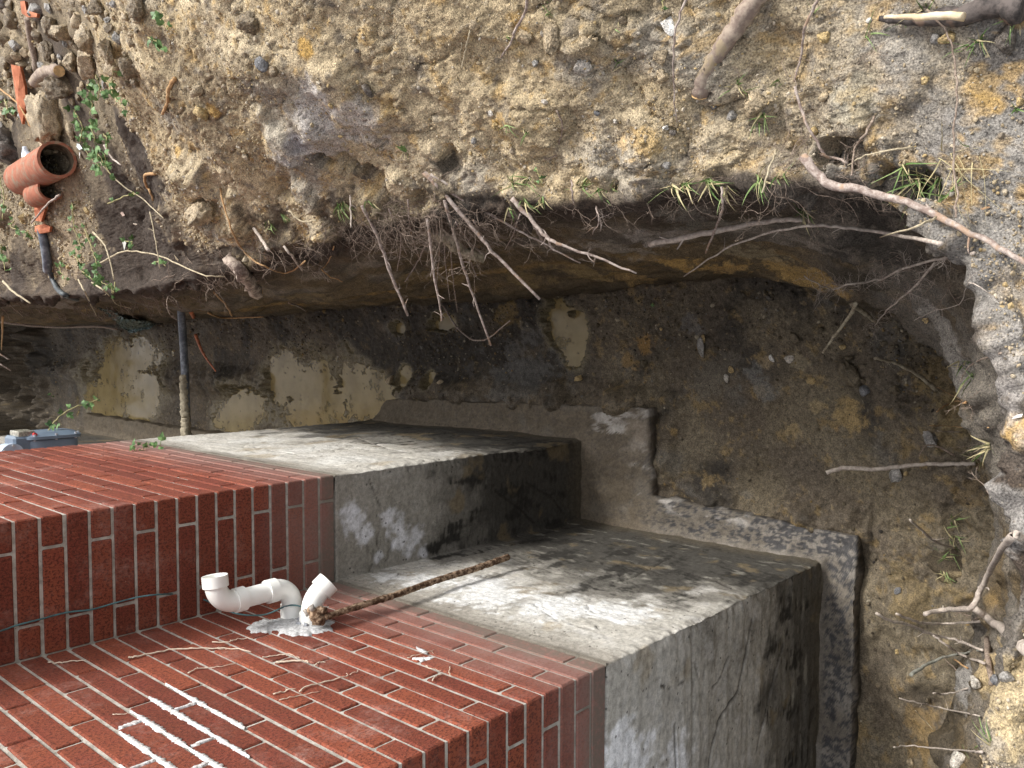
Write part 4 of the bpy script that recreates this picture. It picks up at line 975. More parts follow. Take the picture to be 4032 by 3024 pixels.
g = Geo(); tube(g, smooth_path([(.30, 2.25, .36), (.30, 2.25, .50), (.28, 2.25, .62), (.12, 2.25, .66), (-.02, 2.25, .66)], 8), .017, 14); tube(g, [(.30, 2.25, .44), (.30, 2.25, .475)], .027, 12); part('inlet_pipe', g, M_METL, gm, split=False)
g = Geo(); tube(g, smooth_path([(.28, 2.25, .06), (.28, 2.25, -.05), (.2, 2.25, -.1), (.06, 2.25, -.12), (.03, 2.25, -.5), (.03, 2.25, -1.62)], 8), .017, 14); part('outlet_pipe', g, M_METER, gm, split=False)
print('part1 done')

# ================================================================== tint the ground with patches of other earth, and with dark shade painted into its hollows
def recolor(me, P, patches):
    a = me.color_attributes['Col']; buf = np.zeros(len(P) * 4, dtype=np.float32); a.data.foreach_get('color', buf); buf = buf.reshape(-1, 4); c = buf[:, :3].astype(float)
    nA = fbm(P, 9, 4, 801); nB = fbm(P, 35, 3, 811)
    for (px, py, rp, colr, amt, soft) in patches:
        t, q, _ = land(px, py); r = rp * t / F_PX * 1.12
        d = np.linalg.norm(P - q, axis=1); mk = d < r * 2.2
        if not mk.any(): continue
        e = d[mk] / r + soft * (nA[mk] * 1.1 + nB[mk] * .7)
        w_ = sstep(1.1, .7, e) * amt; c[mk] = c[mk] + (np.array(colr) - c[mk]) * w_[:, None]
    buf[:, :3] = np.clip(c, .002, 1); a.data.foreach_set('color', buf.ravel()); me.update()
TS = (.055, .042, .033); PALE = (.46, .43, .40); OC = (.46, .29, .09); GR = (.24, .225, .205); DK = (.035, .030, .025); TN = (.36, .285, .19)  # DK paints shade into the hollows and darkens the root band
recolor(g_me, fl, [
 (520, 560, 100, TS, .9, .6), (560, 700, 120, TS, .95, .5), (480, 760, 90, TS, .9, .6), (460, 900, 110, TS, .95, .5), (580, 930, 120, TS, .97, .4), (520, 1080, 150, TS, .97, .4), (680, 1060, 130, TS, .97, .4), (380, 1160, 120, TS, .95, .5), (560, 640, 130, TS, .95, .8), (540, 820, 140, TS, .95, .8), (500, 1000, 150, TS, .95, .8), (640, 1000, 140, TS, .95, .8), (600, 1120, 120, TS, .95, .8), (420, 1120, 130, TS, .9, .9), (760, 1080, 120, TS, .9, .8), (480, 480, 70, TS, .6, .9), (900, 1060, 110, TS, .9, .8), (60, 560, 90, TS, .8, .8), (100, 1000, 90, TS, .6, 1.), (60, 1150, 120, TS, .8, .9), (640, 880, 70, TS, .8, .8),
 (250, 800, 110, TN, .8, .9), (270, 980, 90, TN, .8, .9), (240, 1080, 60, TN, .7, .9),
 (1140, 590, 80, PALE, .9, .9), (1240, 540, 110, (.42, .39, .35), .8, 1.), (1400, 480, 110, PALE, .7, 1.2), (1250, 420, 90, PALE, .6, 1.2), (1450, 560, 90, (.44, .40, .35), .7, 1.), (1060, 520, 70, (.42, .37, .28), .8, 1.), (1165, 560, 34, (.22, .21, .22), .7, .9),
 (1200, 190, 34, OC, .95, .8), (1950, 490, 26, OC, .95, .8), (2530, 560, 45, OC, .5, 1.7), (840, 440, 26, OC, .8, 1), (1520, 400, 50, OC, .35, 1.8), (2380, 250, 30, OC, .3, 1.8), (1060, 640, 45, OC, .3, 1.8), (700, 590, 24, OC, .7, 1.), (820, 690, 24, OC, .8, 1.), (2420, 310, 26, OC, .6, 1), (2040, 90, 40, OC, .6, 1), (1500, 130, 60, (.44, .35, .22), .5, 1.),
 (3400, 330, 70, OC, .4, 1.9), (3420, 520, 80, OC, .35, 1.9), (3870, 340, 80, OC, .5, 1.9), (3840, 430, 60, OC, .5, 1.9), (3950, 560, 60, OC, .35, 1.9), (3880, 2650, 120, (.44, .33, .17), .6, 1.2), (3990, 2800, 120, (.46, .36, .2), .6, 1.2), (3800, 2360, 80, (.42, .33, .19), .7, 1.), (3990, 1130, 60, OC, .4, 1.2), (4000, 1680, 50, OC, .7, 1.),
 (3620, 1380, 130, (.22, .20, .17), .85, 1.1), (3760, 1430, 130, (.26, .24, .21), .8, 1.1), (3700, 1280, 90, (.25, .23, .20), .7, 1.1), (3450, 950, 130, (.05, .044, .036), .85, 1.1), (3600, 1000, 110, (.06, .052, .042), .8, 1.1), (3350, 1100, 90, (.06, .05, .035), .8, 1.1), (3820, 1900, 50, DK, .6, 1.), (3830, 2080, 50, DK, .7, 1.), (3860, 2480, 60, DK, .8, 1.), (3850, 1050, 140, GR, .7, 1.), (3500, 250, 120, GR, .6, 1.), (3950, 1500, 140, (.29, .27, .25), .7, 1.), (3950, 2000, 120, (.29, .275, .255), .7, 1.), (3800, 2700, 90, (.29, .275, .255), .7, 1.), (3350, 420, 100, (.33, .30, .22), .5, 1.), (3700, 500, 120, GR, .6, 1.),  # near-black patches: shade of the deep bank hollows, put into the colour
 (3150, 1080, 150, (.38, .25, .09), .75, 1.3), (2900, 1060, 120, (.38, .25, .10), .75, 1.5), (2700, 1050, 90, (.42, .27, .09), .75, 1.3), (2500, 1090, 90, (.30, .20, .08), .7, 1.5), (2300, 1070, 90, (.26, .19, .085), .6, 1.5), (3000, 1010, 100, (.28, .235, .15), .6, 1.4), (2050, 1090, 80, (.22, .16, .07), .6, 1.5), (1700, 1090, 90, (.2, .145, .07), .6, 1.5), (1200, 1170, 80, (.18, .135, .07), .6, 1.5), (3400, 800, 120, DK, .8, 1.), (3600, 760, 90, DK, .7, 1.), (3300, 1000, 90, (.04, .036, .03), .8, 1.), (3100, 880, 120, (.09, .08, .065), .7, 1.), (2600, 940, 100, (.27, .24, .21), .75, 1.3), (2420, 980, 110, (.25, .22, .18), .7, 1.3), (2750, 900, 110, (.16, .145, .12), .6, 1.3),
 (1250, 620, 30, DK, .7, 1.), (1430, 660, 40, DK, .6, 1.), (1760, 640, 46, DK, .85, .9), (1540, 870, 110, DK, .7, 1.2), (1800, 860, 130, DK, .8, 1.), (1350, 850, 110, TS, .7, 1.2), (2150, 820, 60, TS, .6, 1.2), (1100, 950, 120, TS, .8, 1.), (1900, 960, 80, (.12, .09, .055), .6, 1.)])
recolor(f_me, fp, [
 (2470, 1417, 44, (.25, .165, .07), .8, 1.), (2530, 1351, 34, (.27, .165, .06), .8, 1.), (3330, 1643, 52, (.30, .215, .10), .85, 1.), (3131, 1693, 36, (.28, .21, .11), .85, 1.), (3217, 1603, 22, (.26, .20, .11), .8, .9), (3290, 1690, 20, (.30, .2, .09), .8, .9), (3150, 1420, 30, (.24, .20, .13), .7, 1.), (3020, 1430, 26, (.26, .20, .12), .7, 1.), (2800, 1500, 90, (.13, .115, .09), .6, 1.), (3000, 1520, 60, (.17, .165, .15), .6, 1.),
 (3700, 1500, 90, (.16, .115, .05), .6, 1.2), (3750, 1650, 90, (.17, .125, .055), .6, 1.2), (3830, 1900, 60, (.16, .11, .05), .6, 1.2), (3640, 2850, 70, (.19, .125, .05), .6, 2.), (3660, 2950, 60, (.18, .12, .05), .6, 2.), (3600, 2330, 90, (.17, .125, .06), .6, 1.1), (2000, 1240, 60, (.16, .11, .04), .7, 1.),
 (2050, 1480, 140, (.13, .125, .115), .5, 1.2), (2650, 1700, 18, (.25, .17, .07), .8, .8), (2720, 1280, 40, (.13, .125, .12), .6, .9)])

# ================================================================== LOOSE THINGS ON THE GROUND
def blob_mesh(name, seed, flat_=.75, rough=.28, sub=3, colr=(.3, .24, .16), mat=None, vary=.3):
    bm = __import__('bmesh').new(); __import__('bmesh').ops.create_icosphere(bm, subdivisions=sub, radius=1.0)
    V = np.array([v.co[:] for v in bm.verts]); F = np.array([[v.index for v in f.verts] for f in bm.faces]); bm.free()
    d = 1 + rough * 1.5 * fbm(V + seed * 3.1, 1.2, 3, seed) + rough * .7 * fbm(V, 3.5, 3, seed + 1)
    r2 = np.random.default_rng(seed)
    P = V * d[:, None]
    for _ in range(8 if sub >= 3 else 4):
        n_ = r2.normal(0, 1, 3); n_ /= np.linalg.norm(n_); h_ = r2.uniform(.5, .85); s_ = P @ n_; P = P - n_ * np.maximum(s_ - h_, 0)[:, None] * .9
    lp, _li = lumps(P + seed, 4.5, seed, .6)
    P = P * (1 + rough * (.5 * fbm(P, 8, 3, seed + 2, .65) + .25 * lp))[:, None]
    P[:, 2] *= flat_
    c = np.array(colr) * (1 + vary * 2 * fbm(V, 2, 3, seed + 5) + vary * fbm(V, 8, 2, seed + 6))[:, None]
    return mesh_np(name, P, F, mat or M_SOIL, sub >= 3, c)
CN = {'tan': (.36, .285, .185), 'pale': (.50, .46, .40), 'grey': (.27, .255, .235), 'dark': (.13, .112, .095), 'brown': (.20, .155, .10), 'ochre': (.42, .31, .15), 'slate': (.15, .15, .155), 'mud': (.13, .105, .07), 'white': (.62, .60, .56)}
seedc = [100]
def rock(px, py, wpx, label, colr='tan', cat='clod', name=None, flat_=.75, asp=1.0, sub=3, group=None, sink=.25, rough=.3):
    seedc[0] += 1; t, q, nr = land(px, py); r = wpx * .5 * t / F_PX
    me = blob_mesh(name or cat, seedc[0], flat_, rough, sub, CN[colr]); o = link(name or cat, me, None, label, cat, group)
    o.location = tuple(q + nr * r * (flat_ - sink * 1.2)); o.scale = (r * asp, r, r)
    zq = Vector(nr).to_track_quat('Z', 'Y').to_euler(); o.rotation_euler = zq; o.rotation_euler.rotate_axis('Z', random.uniform(0, 6.28)); return o
def c_(ox, oy): return lambda x, y, *f: (ox + x * k1, oy + y * k1, *f)
q0, q1, q2, q3 = c_(0, 0), c_(980, 0), c_(1960, 0), c_(2932, 0); q4 = c_(2932, 980); q5 = c_(2932, 1924); q6 = c_(1960, 980)
R_ = [
 (*q0(330, 680), 160, 'big pale angular clod just above the clay pipes', 'tan', 'clod', .8, 1.25), (*q0(535, 225), 100, 'flat topped square tan clod left of the grass tuft row', 'tan', 'clod', .7, 1.1),
 (*q0(555, 360), 100, 'rounded tan clod below the flat topped square one', 'tan', 'clod', .8, 1.1), (*q0(330, 150), 90, 'brown clod beside the bent clay shard', 'brown', 'clod', .8, 1.),
 (*q0(225, 60), 55, 'grey clod cupped by the bent clay shard', 'grey', 'clod', .9, 1.), (*q0(400, 180), 90, 'long lumpy clod between two brown ones', 'tan', 'clod', .8, .7),
 (*q0(300, 290), 70, 'loose clod beside the upright dark stick', 'brown', 'clod', .8, 1.), (*q0(440, 370), 70, 'small clod right of the cut log stub', 'tan', 'clod', .8, 1.),
 (*q0(650, 290), 80, 'flattened clod with a shadowed lower side', 'tan', 'clod', .7, 1.2), (*q0(780, 390), 80, 'brown clod at the top of the ivy patch', 'brown', 'clod', .8, 1.),
 (*q0(380, 500), 110, 'rough clod under the cut log stub', 'brown', 'clod', .8, 1.2), (*q0(430, 780), 60, 'leaning slab of earth right of the big pale clod', 'tan', 'clod', .6, .7),
 (*q0(300, 840), 90, 'crumbling pale clod touching the top of the clay pipe', 'tan', 'clod', .7, 1.2), (*q0(70, 860), 170, 'big dark earth lump at the left edge above the clay pipe', 'dark', 'clod', .8, 1.),
 (*q0(1190, 1230), 110, 'round tan clod half buried in the heap edge', 'tan', 'clod', .9, 1.), (*q0(1490, 130), 90, 'smooth brown clod in the upper heap', 'brown', 'clod', .7, .8),
 (*q0(1190, 540), 60, 'oval clod standing proud of the heap side', 'tan', 'clod', .8, .7), (*q0(1200, 670), 55, 'ochre lump on the heap beside a yellow root', 'ochre', 'clod', .8, 1.), 
 (*q0(590, 40), 70, 'clod at the top edge near the left corner', 'brown', 'clod', .8, 1.), (*q0(840, 60), 70, 'dark crumbled clod at the upper edge', 'brown', 'clod', .8, 1.1),
 (*q0(480, 130), 60, 'small clod above the square tan clod', 'tan', 'clod', .8, 1.), (*q0(90, 110), 60, 'crumb of earth in the far left corner', 'brown', 'clod', .8, 1.),
 (*q1(25, 140), 80, 'flat grey brown clod with a dark cleft behind', 'brown', 'clod', .6, .8), (*q1(90, 385), 60, 'dark slate stone embedded in the heap', 'slate', 'stone', .7, 1.),
 (*q1(165, 420), 45, 'small brown stone against the dark slate stone', 'brown', 'stone', .8, 1.), (*q1(490, 622), 26, 'tiny orange brown pebble on the pale silt', 'ochre', 'pebble', .8, 1.),
 (*q1(620, 540), 20, 'tiny brown pebble above the orange one', 'brown', 'pebble', .8, 1.), (*q1(720, 535), 60, 'long dark stone standing upright in the heap face', 'dark', 'stone', .8, .5),
 (*q1(1340, 140), 42, 'smooth pale tan stone at the end of a straw', 'tan', 'stone', .7, 1.2), (*q1(1468, 740), 36, 'smooth yellow stone near the middle of the heap', 'ochre', 'stone', .8, 1.),
 (*q1(1440, 672), 24, 'pale grey pebble above the smooth yellow stone', 'pale', 'pebble', .8, 1.), (*q1(645, 300), 20, 'black pebble in the upper heap', 'dark', 'pebble', .8, 1.), (*q1(1335, 830), 26, 'grey pebble below the smooth yellow stone', 'grey', 'pebble', .8, 1.),
 (*q1(1350, 700), 60, 'flat sandy slab beside the pale grey pebble', 'tan', 'clod', .5, 1.3),
 (*q2(330, 230), 110, 'long sandy slab with a dark gap beneath', 'tan', 'clod', .55, 1.4), (*q2(160, 215), 80, 'rounded sandy clod next to the twig', 'tan', 'clod', .6, 1.),
 (*q2(530, 270), 80, 'soft edged sandy clod right of the slab', 'tan', 'clod', .6, 1.), (*q2(500, 400), 70, 'wedge of pale earth pointing at the thin twig', 'pale', 'clod', .5, 1.3),
 (*q2(230, 375), 40, 'grey speckled stone below the rounded clod', 'grey', 'stone', .7, 1.), (*q2(970, 340), 60, 'squarish sandy clod beside the thin hanging twig', 'tan', 'clod', .7, 1.),
 (*q2(975, 455), 50, 'low sandy clod under the squarish one', 'tan', 'clod', .6, 1.2), (*q2(1020, 150), 60, 'white flinty stone leaning by the thin twig', 'white', 'stone', .6, 1.7),
 (*q2(283, 600), 24, 'cream pebble on the open sandy slope', 'pale', 'pebble', .8, 1.), (*q2(705, 720), 22, 'light grey pebble on the open sandy slope', 'pale', 'pebble', .8, 1.), (*q2(590, 665), 24, 'blue grey pebble on the open sandy slope', 'slate', 'pebble', .8, 1.2),
 (*q2(855, 845), 26, 'yellow pebble in the ochre patch', 'ochre', 'pebble', .8, 1.), (*q2(990, 750), 34, 'white stone chip beside a dark crumb', 'white', 'stone', .7, .6), (*q2(1040, 790), 30, 'dark crumb beside the white chip', 'dark', 'clod', .8, 1.),
 (*q2(1550, 600), 90, 'large sandy clod among grass blades near the dark root band', 'tan', 'clod', .8, 1.), (*q2(1290, 640), 28, 'purple grey pebble above the large sandy clod', 'slate', 'pebble', .8, 1.), (*q2(1390, 690), 40, 'dull grey stone left of the large sandy clod', 'grey', 'stone', .7, 1.2),
 (*q2(735, 110), 34, 'brown pebble near the top edge', 'brown', 'pebble', .8, 1.), (*q2(1000, 985), 34, 'grey pebble close above the grass fringe', 'grey', 'pebble', .8, 1.),
 (*q3(1560, 232), 70, 'dark smooth stone right below the charred log', 'dark', 'stone', .7, 1.5), (*q3(1145, 230), 40, 'grey stone under the split end of the charred log', 'grey', 'stone', .8, 1.), (*q3(1205, 222), 44, 'yellow crumbly stone beside the grey one under the log', 'ochre', 'stone', .7, 1.3),
 (*q3(480, 225), 44, 'yellow brown lump in the rooty soil', 'ochre', 'clod', .8, 1.), (*q3(1068, 475), 32, 'yellow stone on the grey silt', 'ochre', 'stone', .7, 1.), (*q3(480, 580), 40, 'tan lump beside the ochre gravel', 'tan', 'clod', .8, 1.), (*q3(420, 775), 34, 'ochre lump above the forked branch', 'ochre', 'clod', .8, 1.), (*q3(745, 122), 20, 'white pebble at the tip of the charred log', 'white', 'pebble', .8, 1.),
 (*q3(260, 860), 34, 'tan crumb caught in the fine roots', 'tan', 'clod', .8, 1.), (*q3(1640, 595), 30, 'yellow stone at the right edge', 'ochre', 'stone', .8, 1.),
 (*q4(640, 745), 105, 'large muddy clod on the trench floor with a dark crack behind', 'mud', 'clod', .6, 1.1), (*q4(720, 840), 42, 'slate blue stone beside the large muddy clod', 'slate', 'stone', .6, 1.1), (*q4(585, 575), 24, 'yellow pebble on the muddy floor', 'ochre', 'pebble', .8, 1.),
 (*q4(395, 785), 34, 'round tan stone pressed in the muddy floor', 'ochre', 'stone', .5, 1.), (*q4(625, 640), 34, 'brown rubble lump above the large muddy clod', 'mud', 'clod', .8, 1.), (*q4(905, 1350), 56, 'grey stone beside the straight pale stick', 'grey', 'stone', .5, 1.2), (*q4(960, 1335), 20, 'yellow pebble touching the grey stone', 'ochre', 'pebble', .8, 1.),
 (*q4(265, 655), 30, 'whitish lump on the muddy floor', 'pale', 'stone', .4, 1.4), (*q4(300, 530), 56, 'flat muddy cobble near the bank foot', 'mud', 'stone', .5, 1.), (*q4(890, 840), 44, 'rounded mud clod by the near bank', 'mud', 'clod', .7, 1.), (*q4(1100, 1130), 50, 'grey clod at the foot of the near bank', 'grey', 'clod', .6, 1.4), (*q4(1080, 420), 26, 'yellow crumb on the grey bank face', 'ochre', 'clod', .8, 1.), (*q4(700, 780), 26, 'mud crumb on the big clod', 'mud', 'clod', .8, 1.),
 (*q6(485, 775), 34, 'round tan stone beside the footing', 'ochre', 'stone', .8, 1.), (*q6(670, 818), 16, 'tiny brown pebble right of the round tan stone', 'brown', 'pebble', .8, 1.), (*q6(975, 475), 16, 'tiny ochre pebble in the dark rubble', 'ochre', 'pebble', .8, 1.), (*q6(1225, 537), 32, 'tan stone near the grey smear on the floor', 'ochre', 'stone', .6, 1.2), (*q6(1210, 580), 50, 'pale blue grey stone lying in the mud', 'grey', 'stone', .4, 1.6), (*q6(1390, 715), 22, 'orange pebble on the muddy floor', 'ochre', 'pebble', .8, 1.3), (*q6(1360, 770), 30, 'whitish stone under the orange pebble', 'pale', 'stone', .5, 1.2),
 (*q6(1630, 650), 22, 'white chip on the muddy floor', 'white', 'pebble', .6, 1.4), (*q6(1590, 270), 34, 'brown stone where the bank meets the floor', 'mud', 'stone', .7, .7), (1535, 1498, 46, 'pale sandy stone in the shallow water', 'tan', 'stone', .4, 1.2), (1735, 1505, 30, 'notched pale stone on the dark floor', 'tan', 'stone', .4, 1.),
 (*q5(905, 970), 18, 'pale yellow chip near the footing corner', 'ochre', 'pebble', .6, 1.3), (*q5(1385, 1140), 50, 'round grey and white stone on the near bank', 'pale', 'stone', .8, 1.), (*q5(1500, 1140), 36, 'dark rounded pebble on the near bank', 'slate', 'pebble', .8, 1.), (*q5(1560, 1130), 44, 'grey rounded pebble on the near bank', 'grey', 'stone', .8, 1.), (*q5(1280, 1620), 60, 'pale boulder in the lower grey bank', 'pale', 'stone', .7, 1.1), (*q5(990, 1625), 26, 'tan stone at the foot of the bank near the bottom edge', 'tan', 'stone', .7, 1.), (*q5(1090, 1250), 20, 'brown crumb near the thin stick', 'mud', 'clod', .8, 1.),
  (*q5(910, 605), 24, 'blue grey pebble pressed into the brown floor', 'slate', 'pebble', .5, 1.4)]
for (px, py, wp_, lb, cr, ct, fl_, asp) in R_: rock(px, py, wp_, lb, cr, ct, None, fl_, asp, 4 if wp_ > 60 else (3 if wp_ > 26 else 2), None, .38 if ct == 'clod' else .25, .42 if ct == 'clod' else .28)

LM0 = [(220, 450, 'the big pale clod'), (355, 150, 'the flat topped square clod'), (190, 280, 'the cut log stub'), (165, 150, 'the dark upright stick'), (140, 45, 'the bent clay shard'), (370, 235, 'the rounded tan clod'), (520, 250, 'the brown clod above the ivy'), (110, 370, 'the long narrow terracotta shard')]
placed = [(r[0], r[1], r[2]) for r in R_]; used0 = set(); tries = 0; made = 0
while made < 75 and tries < 3000:
    tries += 1; x, y = random.uniform(0, 560), random.uniform(0, 480)
    if x > 120 and y > 420 and x < 330 or (x > 420 and y > 330): continue
    wd = random.choice((22, 26, 30, 34, 40, 48, 58))
    if any((x - a) ** 2 + (y - b) ** 2 < ((wd + c0) * .42) ** 2 for a, b, c0 in placed): continue
    placed.append((x, y, wd)); lab = None
    ds = sorted(LM0, key=lambda l: (l[0] - x) ** 2 + (l[1] - y) ** 2)
    sz_ = 'tiny' if wd < 27 else 'small' if wd < 38 else 'middling'
    for l in ds[:4]:
        dx, dy = x - l[0], y - l[1]; hx = 'left of' if dx < 0 else 'right of'; hy = 'above' if dy < 0 else 'below'
        for ad in ('', 'well '):
            for pr in ((hx, hy) if abs(dx) > abs(dy) else (hy, hx)):
                t_ = '%s earth crumb lying %s%s %s' % (sz_, ad, pr, l[2])
                if t_ not in used0 and lab is None: lab = t_
    if lab is None: continue
    used0.add(lab); rock(x, y, wd, lab, random.choice(('tan', 'brown', 'brown', 'tan', 'grey')), 'clod', None, .75, random.uniform(.8, 1.2), 3 if wd > 36 else 2, 'loose clods above the clay pipes', .3, .4); made += 1
# stones and crumbs nobody could count: instanced
def gn_scatter(name, P, Nn_, S_, srcs, mat):
    me = bpy.data.meshes.new(name); me.vertices.add(len(P)); me.vertices.foreach_set('co', np.asarray(P, np.float32).ravel())
    sa = me.attributes.new('sc', 'FLOAT', 'POINT'); sa.data.foreach_set('value', np.asarray(S_, np.float32))
    ra = me.attributes.new('rt', 'FLOAT_VECTOR', 'POINT'); ra.data.foreach_set('vector', rng.uniform(0, 6.28, (len(P), 3)).astype(np.float32).ravel())
    ia = me.attributes.new('ix', 'INT', 'POINT'); ia.data.foreach_set('value', rng.integers(0, len(srcs), len(P)).astype(np.int32))
    me.update(); me.materials.append(mat)
    coll = bpy.data.collections.new(name + '_kinds')
    for i, m_ in enumerate(srcs): coll.objects.link(bpy.data.objects.new('%s_kind' % name, m_))
    ng = bpy.data.node_groups.new(name, 'GeometryNodeTree'); ng.interface.new_socket('Geometry', in_out='INPUT', socket_type='NodeSocketGeometry'); ng.interface.new_socket('Geometry', in_out='OUTPUT', socket_type='NodeSocketGeometry')
    N_ = ng.nodes.new; gi, go = N_('NodeGroupInput'), N_('NodeGroupOutput'); iop = N_('GeometryNodeInstanceOnPoints'); ci = N_('GeometryNodeCollectionInfo')
    m2p = N_('GeometryNodeMeshToPoints'); ci.inputs['Collection'].default_value = coll; ci.inputs['Separate Children'].default_value = True; ci.inputs['Reset Children'].default_value = True
    def attr(nm, ty):
        a = N_('GeometryNodeInputNamedAttribute'); a.data_type = ty; a.inputs['Name'].default_value = nm; return a.outputs['Attribute']
    ng.links.new(gi.outputs[0], m2p.inputs['Mesh']); ng.links.new(m2p.outputs[0], iop.inputs['Points']); ng.links.new(ci.outputs[0], iop.inputs['Instance'])
    iop.inputs['Pick Instance'].default_value = True; ng.links.new(attr('ix', 'INT'), iop.inputs['Instance Index']); ng.links.new(attr('sc', 'FLOAT'), iop.inputs['Scale'])
    ng.links.new(attr('rt', 'FLOAT_VECTOR'), iop.inputs['Rotation']); ng.links.new(iop.outputs[0], go.inputs[0])
    o = link(name, me, kind='stuff'); md = o.modifiers.new('scatter', 'NODES'); md.node_group = ng; return o
def m_gravel(name, cols):
    s = NT(name); oi = s.n('ShaderNodeObjectInfo'); cr = s.n('ShaderNodeValToRGB'); cr.color_ramp.interpolation = 'CONSTANT'
    for i, c0 in enumerate(cols):
        if i < 2: e = cr.color_ramp.elements[i]; e.position = i / len(cols)
        else: e = cr.color_ramp.elements.new(i / len(cols))
        e.color = (*c0, 1)
    s.l(oi.outputs['Random'], cr.inputs[0]); n_ = s.noise(90, 4, .7); cb = s.n('ShaderNodeCombineColor'); kk = s.ramp(n_, .3, .7, .7, 1.25)
    for i in range(3): s.l(kk, cb.inputs[i])
    return s.fin(s.mix(1.0, cr.outputs[0], cb.outputs[0], 'MULTIPLY'), .9, s.bump(n_, .6, .002), .3)
M_GRAV = m_gravel('gravel_mix', [(.38, .31, .205), (.35, .28, .18), (.41, .335, .225), (.32, .255, .165), (.37, .30, .19), (.41, .345, .25), (.33, .295, .245), (.41, .305, .155), (.25, .205, .15), (.40, .32, .21), (.46, .40, .31), (.30, .24, .155)])
M_GRAVD = m_gravel('rubble_mix', [(.10, .08, .052), (.08, .064, .042), (.12, .096, .065), (.09, .075, .055), (.065, .05, .035), (.105, .085, .055), (.15, .14, .125), (.22, .15, .065), (.04, .034, .028), (.11, .09, .06), (.30, .26, .19), (.085, .068, .045)])
kinds = []; kindsd = []
for i in range(6):
    m0 = blob_mesh('crumb', 900 + i, .75, .35, 1 if i < 4 else 2, (.3, .3, .3), M_GRAV); kinds.append(m0); m1 = m0.copy(); m1.materials.clear(); m1.materials.append(M_GRAVD); kindsd.append(m1)
dist_ = np.linalg.norm(fl - CAM, axis=1); okv = (Gpv > 7.05) & (Gpv < 11.5) & (dist_ < 9)
qq = proj(fl); okv &= (qq[:, 0] > -300) & (qq[:, 0] < 4400) & (qq[:, 1] > -300) & (qq[:, 1] < 3300)
clump = sstep(-.1, .35, fbm(fl, 5, 3, 901)); cbuf = np.zeros(len(fl) * 4, dtype=np.float32); g_me.color_attributes['Col'].data.foreach_get('color', cbuf); lumv = cbuf.reshape(-1, 4)[:, :3].mean(1)
wgt = okv * sstep(.09, .20, lumv) * (.25 + clump) * np.minimum(dist_, 5) ** .5; wgt /= wgt.sum()
NS = 20000; pick = rng.choice(len(fl), NS, p=wgt); sz = np.exp(rng.normal(-6.05, .5, NS)); sz = np.clip(sz, .0013, .018) * np.clip(dist_[pick] / 2.8, .9, 2.2)
gn_scatter('gravel', fl[pick] + nf[pick] * (sz * .15)[:, None] + rng.normal(0, .002, (NS, 3)), None, sz, kinds, M_GRAV)
okf = (fp[:, 1] < 8) & (pm < .25); wv = okf * (.12 + rub) * (.3 + sstep(-.1, .3, fbm(fp, 4, 3, 911)))
inn = (fp[:, 0] < .13) & (fp[:, 1] > -1.36); wv *= ~inn; wv *= ~((fp[:, 0] < .57) & (fp[:, 1] > -.4) & (fp[:, 1] < 1.6)); wv /= wv.sum()
NF = 9000; pick = rng.choice(len(fp), NF, p=wv); sz = np.clip(np.exp(rng.normal(-5.65, .55, NF)), .002, .024)
gn_scatter('rubble', fp[pick] + np.column_stack([rng.normal(0, .003, NF), rng.normal(0, .003, NF), sz * .1]), None, sz, kindsd, M_GRAVD)

# ------------------------------------------------------------------ sticks, branches, logs
def m_bark(name, a, b, sc_=60, hi=None):
    s = NT(name); n1 = s.noise(sc_, 5, .7); n2 = s.noise(18, 3, .6); c0 = s.mix(s.ramp(n1, .38, .64), a, b)
    if hi: c0 = s.mix(s.ramp(n2, .56, .64, 0, .8), c0, hi)
    return s.fin(c0, .85, s.bump(n1, .7, .002), .3)
M_TWIG = m_bark('twig_bark', (.22, .165, .14), (.46, .39, .34), 70, (.36, .24, .16))
M_PALEB = m_bark('pale_bark', (.33, .275, .235), (.54, .47, .40), 60)
M_LOGB = m_bark('log_bark', (.22, .165, .135), (.37, .30, .235), 45, (.36, .285, .18))
M_YROOT = m_bark('yellow_root', (.34, .19, .085), (.50, .33, .17), 80)
M_MUDR = m_bark('muddy_root', (.20, .165, .115), (.46, .41, .30), 40)
M_FINE = m_bark('fine_root', (.17, .125, .095), (.34, .27, .215), 120)
M_STRAW = m_bark('straw', (.34, .285, .19), (.50, .43, .30), 90)
M_CUT = m_simple('cut_wood', (.55, .36, .17), .8, .2, 50, .002)
def pth(pxs, f0=1.0, f1=1.0, lift=.0):
    """picture points laid on the built surface; the distance runs from f0 to f1 of the surface distance"""
    P = []; n = len(pxs)
    for i, q in enumerate(pxs):
        t, loc, nr = land(*q); f = q[2] if len(q) > 2 else f0 + (f1 - f0) * i / max(1, n - 1); P.append(CAM + ray(q[0], q[1]) * t * f + nr * lift)
    return P
def land(px, py, *_, _l=land): return _l(px, py)
